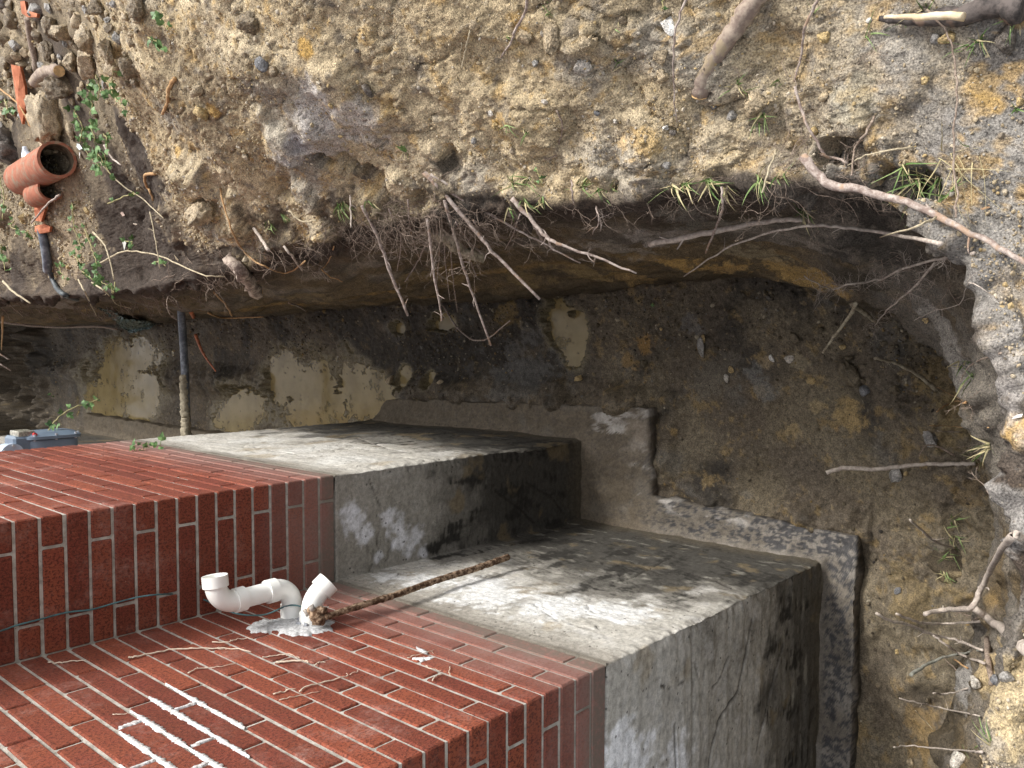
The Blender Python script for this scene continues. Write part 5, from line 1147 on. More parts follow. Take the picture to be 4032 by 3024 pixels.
def stick(pxs, rpx0, rpx1, label, mat=M_TWIG, cat='stick', name='stick', f0=1.0, f1=.92, lift=.004, hair=0, dist=None, group=None, side=0, cut=False, lump=.06, hl=.06):
    P = [np.array(p) for p in pth(pxs, f0, f1, lift)]
    if dist == 'ends': dist = float(np.linalg.norm(P[-1] - CAM))
    if dist is not None:          # straight in depth between base and tip distances
        d0 = np.linalg.norm(P[0] - CAM); d1 = dist if dist > 0 else d0 + dist
        P = [CAM + ray(q[0], q[1]) * (d0 + (d1 - d0) * i / (len(pxs) - 1)) for i, q in enumerate(pxs)]
    P = smooth_path(P, 5, .0012); n = len(P); t0 = np.linalg.norm(P[0] - CAM)
    R = np.linspace(rpx0, rpx1, n) * (.60 if 'branch' in name else (.38 if 'vine' in name or 'orange' in name else .52)) * t0 / F_PX; org = P[0].copy()
    g = Geo(); tube(g, P - org, R * (1 + .12 * vnoise(P * 30, 3)), 8, lump)
    for _ in range(side):
        i = random.randrange(2, n - 1); dd = (P[i] - P[i - 1]); dd /= np.linalg.norm(dd); dv = dd * .5 + rng.normal(0, .7, 3); dv /= np.linalg.norm(dv); l_ = random.uniform(.012, .05)
        tube(g, smooth_path([P[i] - org, P[i] - org + dv * l_ * .5 + rng.normal(0, .003, 3), P[i] - org + dv * l_], 3), np.linspace(R[i] * .45, R[i] * .2, 7), 5)
    if hair:
        for _ in range(hair):
            i = random.randrange(1, n - 1); rootlet(g, P[i] - org + rng.normal(0, .002, 3), rng.normal(0, 1, 3) * .8 + np.array([0, 0, -.3]), random.uniform(.3, 1) * hl, .0007, 1)
    if cut or hair == 0 and cat in ('log',):
        e = empty(name, tuple(org), label, cat, group); o = link('bark', g.mesh('bark', mat, True), e)
        g2 = Geo(); ax = P[-1] - P[-2]; ax /= np.linalg.norm(ax); tube(g2, [P[-1] - org + ax * .0005, P[-1] - org + ax * .003], R[-1] * .92, 10); link('cut_end', g2.mesh('cut_end', M_CUT, False), e); return e
    o = link(name, g.mesh(name, mat, True), None, label, cat, group, None, tuple(org)); return o
def rootlet(g, p, d, L_, r, depth=2, grav=.25):
    d = np.array(d, float); d /= np.linalg.norm(d) + 1e-9; n = max(4, int(L_ / .014)); P = [np.array(p, float)]
    for i in range(n):
        d = d + rng.normal(0, .33, 3) + np.array([0, 0, -grav * .25]); d /= np.linalg.norm(d); P.append(P[-1] + d * L_ / n)
    P = np.array(P); tube(g, P, np.linspace(r, r * .45, n + 1), 3 if r < .0016 else 5, cap=False)
    if depth > 0:
        for _ in range(random.randint(2, 4)):
            i = random.randrange(1, n); dv = (P[i] - P[i - 1]); dv /= np.linalg.norm(dv) + 1e-9; rootlet(g, P[i], dv + rng.normal(0, .8, 3), L_ * random.uniform(.2, .5), r * .6, depth - 1, grav)
def B(x, y, *f): return (1200 + 1.1024 * x, 600 + 1.1024 * y, *f)
def Cc(x, y, *f): return (2500 + 1.1024 * x, 600 + 1.1024 * y, *f)
def D(x, y, *f): return (300 + .9449 * x, 700 + .9449 * y, *f)
H = 'branch'
stick([B(425, 70), B(500, 150), B(600, 270), B(690, 375), B(840, 525)], 17, 9, 'long straight pale branch pointing out over the big bank puddle', M_TWIG, H, H, dist=-.02, side=5)
stick([B(432, 72), B(530, 150), B(640, 210), B(760, 278), B(870, 335), B(985, 395)], 11, 5, 'thin branch splitting off above the long straight pale one', M_TWIG, H, H, dist=-.05, side=4, hair=6)
stick([B(450, 78), B(520, 118), B(585, 165)], 10, 9, 'short split brown branch lying over the branch fork', M_PALEB, H, H, dist=-.03)
stick([B(740, 165), B(800, 230), B(860, 300), B(900, 325), B(1040, 375), B(1185, 432)], 17, 6, 'brown forked branch with an orange cut tip in front of the ochre clay', M_TWIG, H, H, dist=-.06, side=6, hair=10)
stick([B(820, 250), B(845, 300), B(868, 338)], 12, 11, 'short stub broken beside the orange tipped branch', M_TWIG, 'stub', 'branch_stub', f0=.93, f1=.92)
stick([B(500, 170), B(545, 330), B(590, 480), B(665, 690)], 12, 7, 'whitish branch reaching furthest down across the trench floor', M_TWIG, H, H, dist=.001 + 3.0, side=5)
stick([B(437, 235), B(455, 400), B(480, 530), B(490, 600)], 10, 6, 'grey branch left of the whitish longest one', M_TWIG, H, H, dist=2.95, side=5, hair=6)
stick([B(205, 190), B(265, 310), B(310, 440), B(368, 583)], 13, 9, 'reddish brown branch hanging furthest left in the root mass', M_TWIG, H, H, dist=3.1, side=4, hair=12)
for pts_, lb_ in (([B(495, 290), B(505, 400), B(520, 530)], 'thin grey twig hanging between the two longest whitish branches'), ([B(520, 330), B(530, 450), B(548, 570)], 'thin twig hugging the left side of the whitish longest branch'), ([B(590, 300), B(592, 380), B(612, 440)], 'short thin twig under the mud caked root stub'),
    ([B(445, 300), B(400, 390), B(355, 460)], 'thin twig slanting left through the root mass'), ([B(470, 250), B(480, 360), B(470, 470)], 'thin twig parallel to the grey branch'), ([B(540, 250), B(600, 330), B(670, 380)], 'thin twig behind the long straight pale branch'), ([B(770, 220), B(745, 290), B(715, 345)], 'thin grey twig left of the brown forked branch'),
    ([B(490, 540), B(560, 640), B(640, 670), B(735, 600)], 'long wiry rootlet drooping lowest over the trench floor'), ([B(1045, 190), B(1050, 240), B(1030, 290)], 'small rootlet under the grass fringe'), ([B(300, 200), B(340, 300), B(330, 420)], 'thin twig just right of the reddish brown branch'), ([B(370, 170), B(380, 290), B(420, 400)], 'thin twig in the middle of the root mass'), ([B(600, 240), B(640, 300), B(700, 330)], 'thin twig above the long straight pale branch')):
    stick(pts_, 6, 4, lb_, M_TWIG, 'twig', 'twig', f0=.98, f1=.86, side=3, hair=6)
stick([B(163, 150), B(168, 200), B(165, 265)], 7, 5, 'pair of pale dead stems sticking down from the turf', M_PALEB, 'stalk', 'dead_stalk', f0=.99, f1=.93, side=2)
stick([B(955, 100), B(960, 150), B(967, 212)], 8, 6, 'short upright twig at the grass fringe', M_TWIG, 'twig', 'twig', f0=.99, f1=.94)
stick([B(430, 275), B(500, 300), B(560, 345), B(635, 370)], 40, 46, 'thick mud caked root stub below the root mass', M_MUDR, 'root', 'root_stub', f0=1.0, f1=.88, lump=.18, side=6)
stick([Cc(600, 15), Cc(680, 105), Cc(790, 130), Cc(900, 160), Cc(1010, 195), Cc(1100, 240), Cc(1270, 325), Cc(1400, 400)], 30, 14, 'thick brown branch running along the bank edge to the right side', M_TWIG, H, H, f0=.965, f1=.965, lift=.02, side=3, lump=.08, dist='ends')
stick([Cc(600, 235), Cc(480, 240), Cc(330, 270), Cc(180, 300), Cc(55, 325)], 16, 26, 'pale crooked root lying in front of the grey clay', M_PALEB, 'root', 'root', f0=.98, f1=.90, side=3)
stick([Cc(1095, 325), Cc(900, 285), Cc(750, 265), Cc(620, 262), Cc(450, 290), Cc(290, 360), Cc(175, 440)], 14, 7, 'slender arching branch curving in front of the ochre clay', M_PALEB, H, H, f0=.95, f1=.86, side=3)
stick([Cc(312, 120), Cc(310, 200), Cc(290, 265), Cc(255, 355)], 9, 10, 'short brown stick crossing the pale crooked root', M_TWIG, 'stick', 'stick', f0=.97, f1=.88)
stick([Cc(1075, 235), Cc(1000, 262), Cc(880, 300)], 9, 6, 'thin tan root under the thick branch', M_STRAW, 'root', 'root', f0=.95, f1=.9)
stick([Cc(1215, 360), Cc(1100, 375), Cc(960, 415), Cc(860, 455), Cc(760, 468), Cc(720, 485), Cc(680, 480), Cc(605, 437)], 12, 7, 'hairy pale root with a whitish tip at the trench corner', M_PALEB, 'root', 'hairy_root', f0=.99, f1=.86, hair=90, hl=.09)
stick([Cc(1075, 390), Cc(1000, 480), Cc(920, 550), Cc(865, 610), Cc(855, 650)], 9, 4, 'fine forked root hanging in front of the grey bank', M_PALEB, 'root', 'hairy_root', f0=.98, f1=.88, hair=40)
stick([Cc(790, 535), Cc(765, 590), Cc(720, 650), Cc(670, 718)], 16, 8, 'mud streaked root dangling over the brown floor', M_MUDR, 'root', 'root', f0=.86, f1=.87, hair=8)
stick([Cc(780, 540), Cc(820, 570), Cc(865, 605)], 22, 14, 'muddy root end leaning against the near bank', M_MUDR, 'root', 'root', f0=.87, f1=.93, hair=6)
stick([Cc(1300, 540), Cc(1200, 470), Cc(1165, 540), Cc(1060, 570), Cc(1000, 600)], 4, 3, 'very thin kinked root over the smooth grey silt', M_PALEB, 'root', 'root', f0=.99, f1=.96, hair=6)
stick([q4(1370, 1275), q4(1240, 1280), q4(1050, 1280), q4(900, 1295), q4(750, 1310), q4(600, 1300), q4(485, 1330)], 13, 15, 'straight pale stick jutting from the near bank across the floor', M_PALEB, 'stick', 'stick', dist=-.02)
stick([q4(1140, 840), q4(1060, 770), q4(980, 715), q4(870, 670), q4(775, 650)], 16, 8, 'earth coated root pointing left from the near bank', M_MUDR, 'root', 'root', f0=.99, f1=.9, hair=14)
stick([q4(1320, 905), q4(1260, 905), q4(1190, 935), q4(1140, 970)], 9, 7, 'short yellow root on the bank corner', M_YROOT, 'root', 'root', f0=1., f1=.96)
stick([q4(1320, 900), q4(1230, 870), q4(1150, 820)], 4, 3, 'thin orange root just left of the yellow one', M_YROOT, 'root', 'root', f0=1., f1=.95)
stick([q4(1450, 1055), q4(1280, 1055), q4(1100, 1045)], 4, 3, 'thin straight red brown rootlet', M_YROOT, 'root', 'root', f0=.99, f1=.95)
stick([q4(1290, 1085), q4(1200, 1080), q4(1145, 1078)], 4, 3, 'short white rootlet below the red brown one', M_PALEB, 'root', 'root', f0=.99, f1=.95)
stick([q4(1250, 1230), q4(1150, 1180), q4(1080, 1170), q4(1040, 1230)], 8, 3, 'dark bent rootlet above the straight pale stick', M_FINE, 'root', 'root', f0=.99, f1=.95)
stick([q4(1520, 610), q4(1400, 660), q4(1320, 715), q4(1290, 790)], 8, 5, 'brown bent root crossing the smooth silt', M_FINE, 'root', 'root', f0=.99, f1=.95)
stick([q5(1250, 360), q5(1130, 310), q5(1060, 250), q5(980, 185)], 9, 7, 'bare grey twig left of the grassy lump', M_PALEB, 'twig', 'twig', f0=1., f1=.9, side=2)
stick([q5(1420, 960, .985), q5(1250, 900, .96), q5(1100, 860), q5(980, 805), q5(880, 790), q5(785, 738)], 9, 9, 'pale forked twig reaching furthest left below the thick root', M_PALEB, 'twig', 'twig', f0=.98, f1=.86, side=4)
stick([q5(1430, 1040), q5(1290, 985), q5(1200, 930), q5(1110, 865)], 9, 9, 'lower prong joining the pale forked twig', M_PALEB, 'twig', 'twig', f0=.98, f1=.935)
stick([q5(1400, 790), q5(1220, 800), q5(1100, 800), q5(1000, 780), q5(900, 740)], 8, 8, 'short pale twig just above the forked one', M_PALEB, 'twig', 'twig', f0=.98, f1=.88)
stick([q5(1659, 270), q5(1600, 300), q5(1500, 470), q5(1440, 600), q5(1370, 700), q5(1200, 715), q5(1070, 740)], 26, 30, 'thick pinkish grey root bending over the near bank', M_PALEB, 'root', 'thick_root', f0=.985, f1=.90, lift=.02, side=4, lump=.08)
stick([q5(1370, 700), q5(1500, 800), q5(1659, 930), q5(1760, 1000)], 24, 30, 'second arm of the thick root running off the right edge', M_PALEB, 'root', 'thick_root', f0=.97, f1=.98, lift=.01, lump=.08)
stick([q5(1420, 960), q5(1290, 980), q5(1150, 1010), q5(1060, 1060), q5(990, 1110)], 5, 14, 'grey green swollen rootlet over the floor', m_bark('greenish_root', (.20, .20, .17), (.34, .34, .29)), 'root', 'root', f0=.99, f1=.92)
stick([q5(1400, 1350), q5(1210, 1315), q5(1100, 1285), q5(1050, 1270), q5(920, 1240)], 5, 5, 'fine pale twig low on the near bank', M_PALEB, 'twig', 'twig', f0=.99, f1=.92, side=2)
stick([q5(1420, 1565), q5(1330, 1560), q5(1100, 1540), q5(960, 1525), q5(885, 1537)], 9, 8, 'white bent twig nearest the bottom edge', M_PALEB, 'twig', 'twig', f0=.99, f1=.90)
stick([q5(1330, 1190), q5(1200, 1215), q5(1120, 1212)], 5, 6, 'curled pale rootlet above the round stone', M_PALEB, 'root', 'root', f0=.99, f1=.94)
stick([q5(1330, 1070), q5(1250, 1015)], 6, 5, 'short orange rootlet over the sandy gravel', M_YROOT, 'root', 'root', f0=1., f1=.97)
stick([q5(1440, 890), q5(1445, 1000), q5(1465, 1170)], 18, 16, 'dark red brown root half buried in sandy gravel', M_FINE, 'root', 'root', f0=1, f1=1, lift=.0)
stick([q5(1130, 1440), q5(1060, 1370), q5(1010, 1315)], 3, 2, 'hair thin pale rootlet above the bottom twig', M_STRAW, 'root', 'root', f0=.99, f1=.95)
stick([q3(1659, 45), q3(1500, 30), q3(1300, 90), q3(1100, 110), q3(950, 120), q3(800, 110)], 96, 18, 'charred split log with a bare yellow tip in the upper right corner', m_bark('charred_log', (.035, .03, .028), (.12, .10, .09), 30, (.22, .15, .11)), 'log', 'charred_log', f0=.995, f1=.995, lift=.015, lump=.1, dist='ends')
stick([q3(1300, 98), q3(1100, 96), q3(950, 100), q3(830, 102)], 30, 12, 'bare peeled strip of wood along the top of the charred log', m_bark('peeled_wood', (.55, .42, .26), (.68, .58, .42), 30), 'wood', 'peeled_wood', f0=.972, f1=.985, lift=.022, lump=.12, dist='ends')
stick([q2(1570, -60), q2(1480, 60), q2(1400, 180), q2(1310, 300), q2(1230, 430), q2(1200, 560)], 66, 70, 'mud covered log lying diagonally in the upper heap', M_LOGB, 'log', 'log', f0=.997, f1=1.0, lift=.0, lump=.07, dist='ends')
stick([q0(215, 490), q0(250, 440), q0(310, 420), q0(365, 420)], 36, 34, 'short cut log stub with a pale sawn end among the clods', M_LOGB, 'log', 'log_stub', f0=.99, f1=.97, lift=.01, cut=True)
stick([q0(180, 110), q0(200, 250), q0(230, 420)], 24, 20, 'dark upright stick rising above the cut log stub', M_FINE, 'stick', 'stick', f0=1, f1=1, lift=.01)
stick([D(640, 340), D(680, 380), D(720, 430), D(755, 475)], 40, 50, 'broken root stub with peeling bark sticking over the trench', m_bark('peeling_bark', (.12, .085, .07), (.46, .38, .31), 34), 'root', 'root_stub', f0=.99, f1=.90, cut=True, lump=.2, side=7)
stick([D(745, 210), D(770, 250), D(800, 298)], 12, 12, 'short pale broken root end at the foot of the heap', M_PALEB, 'root', 'root', f0=.99, f1=.95, cut=False)
stick([D(865, 280), D(895, 320), D(943, 380)], 9, 9, 'pale broken twig end over the dark cut', M_PALEB, 'twig', 'twig', f0=.97, f1=.92)
stick([D(603, 45), D(615, 110), D(650, 225), D(690, 290), D(740, 345), D(800, 375), D(860, 395), D(910, 378), D(952, 345)], 9, 8, 'long curving orange root hanging along the heap edge', M_YROOT, 'root', 'orange_root', f0=1, f1=.93, hair=4)
stick([D(552, 560), D(600, 580), D(680, 583), D(780, 580)], 9, 5, 'straight yellow root low in the bank shadow', M_YROOT, 'root', 'root', f0=.97, f1=.97)
stick([D(650, 572), D(620, 520), D(575, 475)], 7, 5, 'short yellow rootlet above the straight one', M_YROOT, 'root', 'root', f0=.94, f1=.97)
stick([D(1072, 285), D(1055, 340), D(1030, 375)], 5, 4, 'thin yellow rootlet in the middle of the cut', M_YROOT, 'root', 'root', f0=.97, f1=.95); stick([D(1022, 378), D(1060, 410), D(1110, 430)], 5, 4, 'thin yellow rootlet slanting below the middle one', M_YROOT, 'root', 'root', f0=.97, f1=.95)
stick([D(885, 518), D(930, 535), D(958, 553)], 7, 6, 'short grey rootlet in the dark lower cut', M_TWIG, 'root', 'root', f0=.97, f1=.95)
stick([q0(1040, 460), q0(1010, 520), q0(990, 590), q0(975, 670)], 20, 14, 'snapped orange and white root lying on the heap', M_YROOT, 'root', 'orange_root', f0=1, f1=1, lift=.008)
stick([q0(930, 1025), q0(870, 1035), q0(880, 1100), q0(905, 1140), q0(920, 1190)], 16, 10, 'bent orange root at the dark soil edge', M_YROOT, 'root', 'orange_root', f0=1, f1=1, lift=.008)
stick([q0(0, 540), q0(70, 565), q0(130, 620), q0(180, 720), q0(210, 760)], 8, 6, 'curved orange root left of the large clay pipe', M_YROOT, 'root', 'orange_root', f0=.98, f1=.98, lift=.02)
stick([q0(630, 855), q0(670, 925), q0(730, 975)], 8, 5, 'stiff white stalk over the dark topsoil', M_PALEB, 'stalk', 'stalk', f0=.98, f1=.97, lift=.01)
stick([q0(610, 960), q0(720, 1090), q0(850, 1170), q0(970, 1280)], 7, 4, 'long bare vine stem slanting over the topsoil', M_STRAW, 'stem', 'vine_stem', f0=.99, f1=.98, lift=.01, side=2)
stick([q0(600, 1550), q0(740, 1500), q0(880, 1500), q0(1000, 1540), q0(1200, 1620), q0(1350, 1640)], 8, 5, 'long arching vine stem above the trench pipe', M_STRAW, 'stem', 'vine_stem', f0=.97, f1=.97, lift=.01, side=3)
stick([q0(560, 1370), q0(620, 1440), q0(660, 1530), q0(690, 1659)], 9, 6, 'thick bare vine stem among the ivy', M_STRAW, 'stem', 'vine_stem', f0=.98, f1=.95, lift=.01, side=3)
stick([q0(900, 1265), q0(930, 1400), q0(960, 1600)], 6, 5, 'thin upright vine stem right of the ivy', M_STRAW, 'stem', 'vine_stem', f0=.99, f1=.96, lift=.01, side=2)
stick([q0(380, 1150), q0(300, 1230), q0(200, 1310)], 8, 6, 'brown twig lying across the terracotta pieces', M_TWIG, 'twig', 'twig', f0=.96, f1=.97, lift=.02)
c7 = c_(0, 980)
stick([c7(470, 180), c7(520, 280), c7(575, 395)], 8, 5, 'pale straight stem hanging by the green plastic', M_STRAW, 'stem', 'vine_stem', f0=.97, f1=.94)
stick([c7(550, 200), c7(640, 260), c7(700, 330), c7(780, 350)], 8, 5, 'leafy stem tip drooping over the bank edge', M_STRAW, 'stem', 'vine_stem', f0=.97, f1=.94, side=2)
stick([c7(0, 430), c7(200, 455), c7(400, 465), c7(560, 460), c7(700, 480)], 9, 6, 'long horizontal root low in the far bank', M_FINE, 'root', 'root', f0=.97, f1=.97, hair=8)
stick([c7(0, 290), c7(60, 330), c7(140, 400)], 6, 4, 'dark rootlet at the far left bank', M_FINE, 'root', 'root', f0=.97, f1=.96, hair=5)
stick([c7(20, 190), c7(90, 260), c7(180, 320)], 8, 5, 'light bent rootlet at the far left bank edge', M_STRAW, 'root', 'root', f0=.97, f1=.95)
stick([c7(15, 400), c7(10, 600)], 7, 4, 'vertical rust coloured rootlet at the left edge', M_YROOT, 'root', 'root', f0=.96, f1=.93)
stick([c7(0, 685), c7(65, 725)], 5, 4, 'lower grey rootlet at the left edge', M_TWIG, 'root', 'root', f0=.8, f1=.8); stick([c7(0, 625), c7(55, 655)], 5, 4, 'upper grey rootlet at the left edge', M_TWIG, 'root', 'root', f0=.8, f1=.8)
stick([q1(1659, -40), q1(1650, 60), q1(1590, 170), q1(1560, 230), q1(1500, 330)], 13, 7, 'grey twig standing against the upper heap', M_TWIG, 'twig', 'twig', f0=.98, f1=1, lift=.008)
stick([q1(1325, 165), q1(1300, 280), q1(1270, 405)], 8, 5, 'flat straw stalk below the smooth pale stone', M_STRAW, 'straw', 'straw', f0=1, f1=1, lift=.008)
stick([q1(1268, 240), q1(1262, 330), q1(1268, 400)], 4, 3, 'thinner straw beside the flat stalk', M_STRAW, 'straw', 'straw', f0=1, f1=1, lift=.006)
stick([q1(240, 1250), q1(310, 1310), q1(400, 1305)], 7, 5, 'thin tan twig at the heap foot', M_STRAW, 'twig', 'twig', f0=.99, f1=.97, side=2)
stick([q2(1115, -30), q2(1080, 150), q2(1060, 300), q2(1050, 500), q2(1060, 700)], 9, 4, 'long thin twig hanging straight down the heap', M_TWIG, 'twig', 'twig', f0=.97, f1=.99, lift=.012)
stick([q2(350, 650), q2(385, 740), q2(370, 830), q2(350, 920), q2(280, 945)], 8, 5, 'reddish thread like root in the sandy slope', M_FINE, 'root', 'root', f0=1, f1=1, lift=.002)
stick([q3(1100, 70), q3(1200, 200), q3(1260, 360), q3(1270, 600), q3(1245, 850), q3(1250, 1100), q3(1238, 1280)], 6, 7, 'long thin brown bramble stem trailing down the right bank', M_FINE, 'stem', 'bramble_stem', f0=.985, f1=.95, lift=.012)
stick([q3(440, 0), q3(370, 150), q3(340, 300), q3(310, 480)], 11, 7, 'grey root running down the rooty soil', M_TWIG, 'root', 'root', f0=.99, f1=1, lift=.008)
stick([q3(650, 300), q3(600, 380), q3(580, 430)], 4, 3, 'light rootlet near the ochre gravel', M_STRAW, 'root', 'root', f0=.99, f1=1, lift=.008)
stick([q3(310, 500), q3(370, 720), q3(450, 890), q3(520, 940), q3(600, 970)], 10, 9, 'grey root bending behind the thick branch', M_TWIG, 'root', 'root', f0=.99, f1=.97, lift=.01, hair=10)
stick([q3(1000, 875), q3(850, 890), q3(720, 930), q3(620, 980)], 8, 3, 'tan straight rootlet above the thick branch', M_STRAW, 'root', 'root', f0=.98, f1=.95)
stick([q3(760, 690), q3(700, 790), q3(650, 880), q3(630, 1040)], 10, 6, 'brown root dropping from the ochre gravel', M_FINE, 'root', 'root', f0=1., f1=.95, lift=.008, hair=14)
stick([q3(185, 900), q3(160, 980), q3(105, 1140)], 8, 6, 'dry tan stalk crossing the root tangle', M_STRAW, 'stalk', 'stalk', f0=.97, f1=.92)

LM = [(1668, 677, 'the fork of the long pale branches'), (705, 1180, 'the trench pipe'), (160, 660, 'the large clay pipe'), (190, 960, 'the black pipe end'), (500, 1270, 'the green plastic'), (960, 1080, 'the peeling root stub'), (1126, 1073, 'the tip of the curving orange root'), (1440, 850, 'the reddish brown branch'), (1820, 960, 'the mud caked root stub'), (2020, 790, 'the brown forked branch'), (2255, 760, 'the short upright twig'), (2600, 960, 'the pale crooked root'), (2840, 760, 'the short brown stick'), (3170, 650, 'the start of the thick brown branch'), (3500, 830, 'the middle of the thick brown branch'), (3900, 1000, 'the right end of the thick brown branch'), (3300, 1120, 'the hairy pale root'), (3700, 1840, 'the straight pale stick'), (3700, 2180, 'the sandy lump jutting from the near bank'), (3900, 2300, 'the thick bending root'), (3750, 2600, 'the round grey and white stone'), (3700, 2940, 'the white bent twig'), (2800, 250, 'the mud covered log'), (3700, 80, 'the charred log'), (2100, 120, 'the grey heap twig'), (1300, 500, 'the pale silt patch'), (2400, 150, 'the long sandy slab'), (220, 450, 'the big pale clod'), (660, 380, 'the snapped orange root'), (330, 150, 'the flat topped square clod'), (3770, 500, 'the hanging bramble stem'), (2660, 400, 'the long thin heap twig'), (1950, 490, 'the smooth yellow stone'), (190, 280, 'the cut log stub'), (560, 1040, 'the long arching vine stem')]
USED = set()
def where(base, px, py):
    ds = sorted(LM, key=lambda l: (l[0] - px) ** 2 + (l[1] - py) ** 2)
    for far in ('just', 'a bit', 'well'):
        for l in ds[:2]:
            dx, dy = px - l[0], py - l[1]
            hx = 'left of' if dx < 0 else 'right of'; hy = 'above' if dy < 0 else 'below'
            for wd in ((hx, hy) if abs(dx) > abs(dy) else (hy, hx)):
                t_ = '%s %s %s %s' % (base, far, wd, l[2])
                if t_ not in USED: USED.add(t_); return t_
    return base
# fine hanging roots, one thing per tuft
def tangle(px, py, label, n=14, L_=.22, spread=60, f=1.0, group='fine root tangles hanging from the bank edge', dr=(-.25, -.15, -.8), r=.0012, mat=None):
    dn_ = .9 if 1350 < px < 1960 else (.75 if px > 1960 else 1.0)
    n = int(n * dn_); L_ = L_ * (1.1 if dn_ > 1 else .85); r = r * (.9 if dn_ > 1 else .75)
    t, q, nr = land(px, py); g = Geo(); org = q
    for _ in range(n):
        t2, q2_, n2_ = land(px + random.gauss(0, spread * .6), py + random.gauss(0, spread * .3))
        if abs(t2 - t) > .6: continue
        d0 = np.array(dr) * .7 + n2_ * .9 + rng.normal(0, .35, 3); tube(g, [q2_ * 0 - nr * .01, (q2_ - org) * .5 - nr * .01, q2_ - org - n2_ * .004], .0008, 3, cap=False); rootlet(g, q2_ - org - n2_ * .004, d0, L_ * random.uniform(.4, 1.15), r * random.uniform(.7, 1.5) * t / 2.6, 2, .45)
    if g.n: link('root_tangle', g.mesh('root_tangle', mat or M_FINE, True), None, label, 'roots', group, None, tuple(org))
TL = 'tangle of fine grey brown roots hanging from the torn bank edge'
for (x, y, n_, L_, sp_) in ((150, 1215, 12, .12, 50), (210, 1225, 10, .12, 50), (310, 1220, 12, .12, 50), (380, 1225, 12, .13, 50), (450, 1215, 12, .13, 50), (520, 1200, 12, .14, 50), (590, 1190, 12, .14, 50), (650, 1170, 12, .15, 50), (750, 1150, 14, .16, 50), (820, 1110, 14, .18, 50), (920, 1040, 14, .18, 60), (1030, 990, 14, .18, 60), (20, 1215, 12, .14, 50), (1490, 830, 15, .3, 60), (1590, 850, 16, .32, 60), (1680, 850, 18, .34, 60), (1760, 870, 18, .34, 60), (1390, 870, 14, .2, 60), (1900, 850, 12, .3, 60), (1440, 850, 15, .24, 90), (1540, 860, 15, .26, 90), (1640, 800, 18, .32, 80), (1720, 820, 20, .34, 90), (1790, 850, 18, .30, 90), (1860, 880, 14, .26, 80), (1330, 900, 14, .22, 80), (1230, 930, 13, .20, 80), (1130, 960, 12, .18, 80), (2000, 850, 12, .22, 80), (2110, 870, 10, .18, 80), (2250, 800, 8, .16, 70), (2400, 770, 8, .16, 80), (2560, 760, 7, .14, 80), (2700, 760, 9, .18, 70), (2840, 770, 10, .18, 80), (2960, 740, 10, .20, 80), (3080, 680, 18, .24, 80), (3180, 640, 18, .24, 80), (3120, 520, 14, .2, 80), (3300, 700, 14, .22, 80), (3400, 740, 10, .16, 80), (980, 980, 10, .16, 80), (860, 1040, 9, .16, 80), (700, 1110, 8, .14, 80), (560, 1170, 8, .14, 80), (250, 1200, 8, .14, 80), (80, 1190, 10, .16, 80), (3500, 1010, 9, .12, 60), (3640, 1100, 10, .12, 70), (3800, 1580, 8, .08, 60), (3850, 1760, 10, .10, 60), (3900, 1950, 9, .10, 60), (3780, 2120, 8, .08, 60), (3850, 2430, 8, .10, 60), (3730, 2620, 6, .07, 60), (3260, 250, 8, .12, 90), (3050, 330, 6, .12, 90)):
    tangle(x, y, where('tangle of fine brown roots', x, y), n_, L_, sp_)
tangle(1250, 1060, 'small whitish root brush hanging alone beside the curved orange root', 14, .10, 30, group=None, mat=M_PALEB)

# ------------------------------------------------------------------ grass and ivy
M_GRASS = m_simple('grass_blade', (.13, .24, .06), .55, .35, 25, .0002, .25, 0, (.27, .35, .14))
M_DRYG = m_simple('dry_grass', (.42, .36, .20), .7, .2, 30, .0002)
def blade(g, p, d, L_, w_, droop=.6):
    d = np.array(d, float); d /= np.linalg.norm(d); s_ = np.cross(d, rng.normal(0, 1, 3)); s_ /= np.linalg.norm(s_) + 1e-9; n = 6; P = [np.array(p, float)]; dd = d.copy(); V = []
    for i in range(n): dd = dd + np.array([0, 0, -droop / n]) + rng.normal(0, .06, 3); dd /= np.linalg.norm(dd); P.append(P[-1] + dd * L_ / n)
    for i, pp in enumerate(P):
        ww = w_ * (1 - (i / n) ** 1.6) + .0002; nn = np.cross(dd, s_) * ww * .35; V += [pp - s_ * ww * .5 + nn, pp, pp + s_ * ww * .5 + nn]
    g.add(V, gridfaces(n + 1, 3))
def tuft(px, py, n, L_, label, dry=0.0, group='grass tufts along the torn bank edge', w_=.0045, dr=None, spread=18):
    t, q, nr = land(px, py); org = q; g = Geo(); gd = Geo()
    for _ in range(n):
        p = q - org + rng.normal(0, 1, 3) * spread * t / F_PX * .5; p = p - nr * (p @ nr); d0 = nr * .7 + (np.array(dr) if dr is not None else np.array([-.3, -.4, .1])) + rng.normal(0, .5, 3)
        blade(gd if random.random() < dry else g, p, d0, L_ * random.uniform(.5, 1.2), w_ * random.uniform(.6, 1.3), random.uniform(.3, 1.4))
    e = empty('grass_tuft', tuple(org), label, 'grass', group)
    if g.n: link('green_blades', g.mesh('green_blades', M_GRASS, True), e)
    if gd.n: link('dry_blades', gd.mesh('dry_blades', M_DRYG, True), e)
GL = 'small tuft of green grass at the torn bank edge'
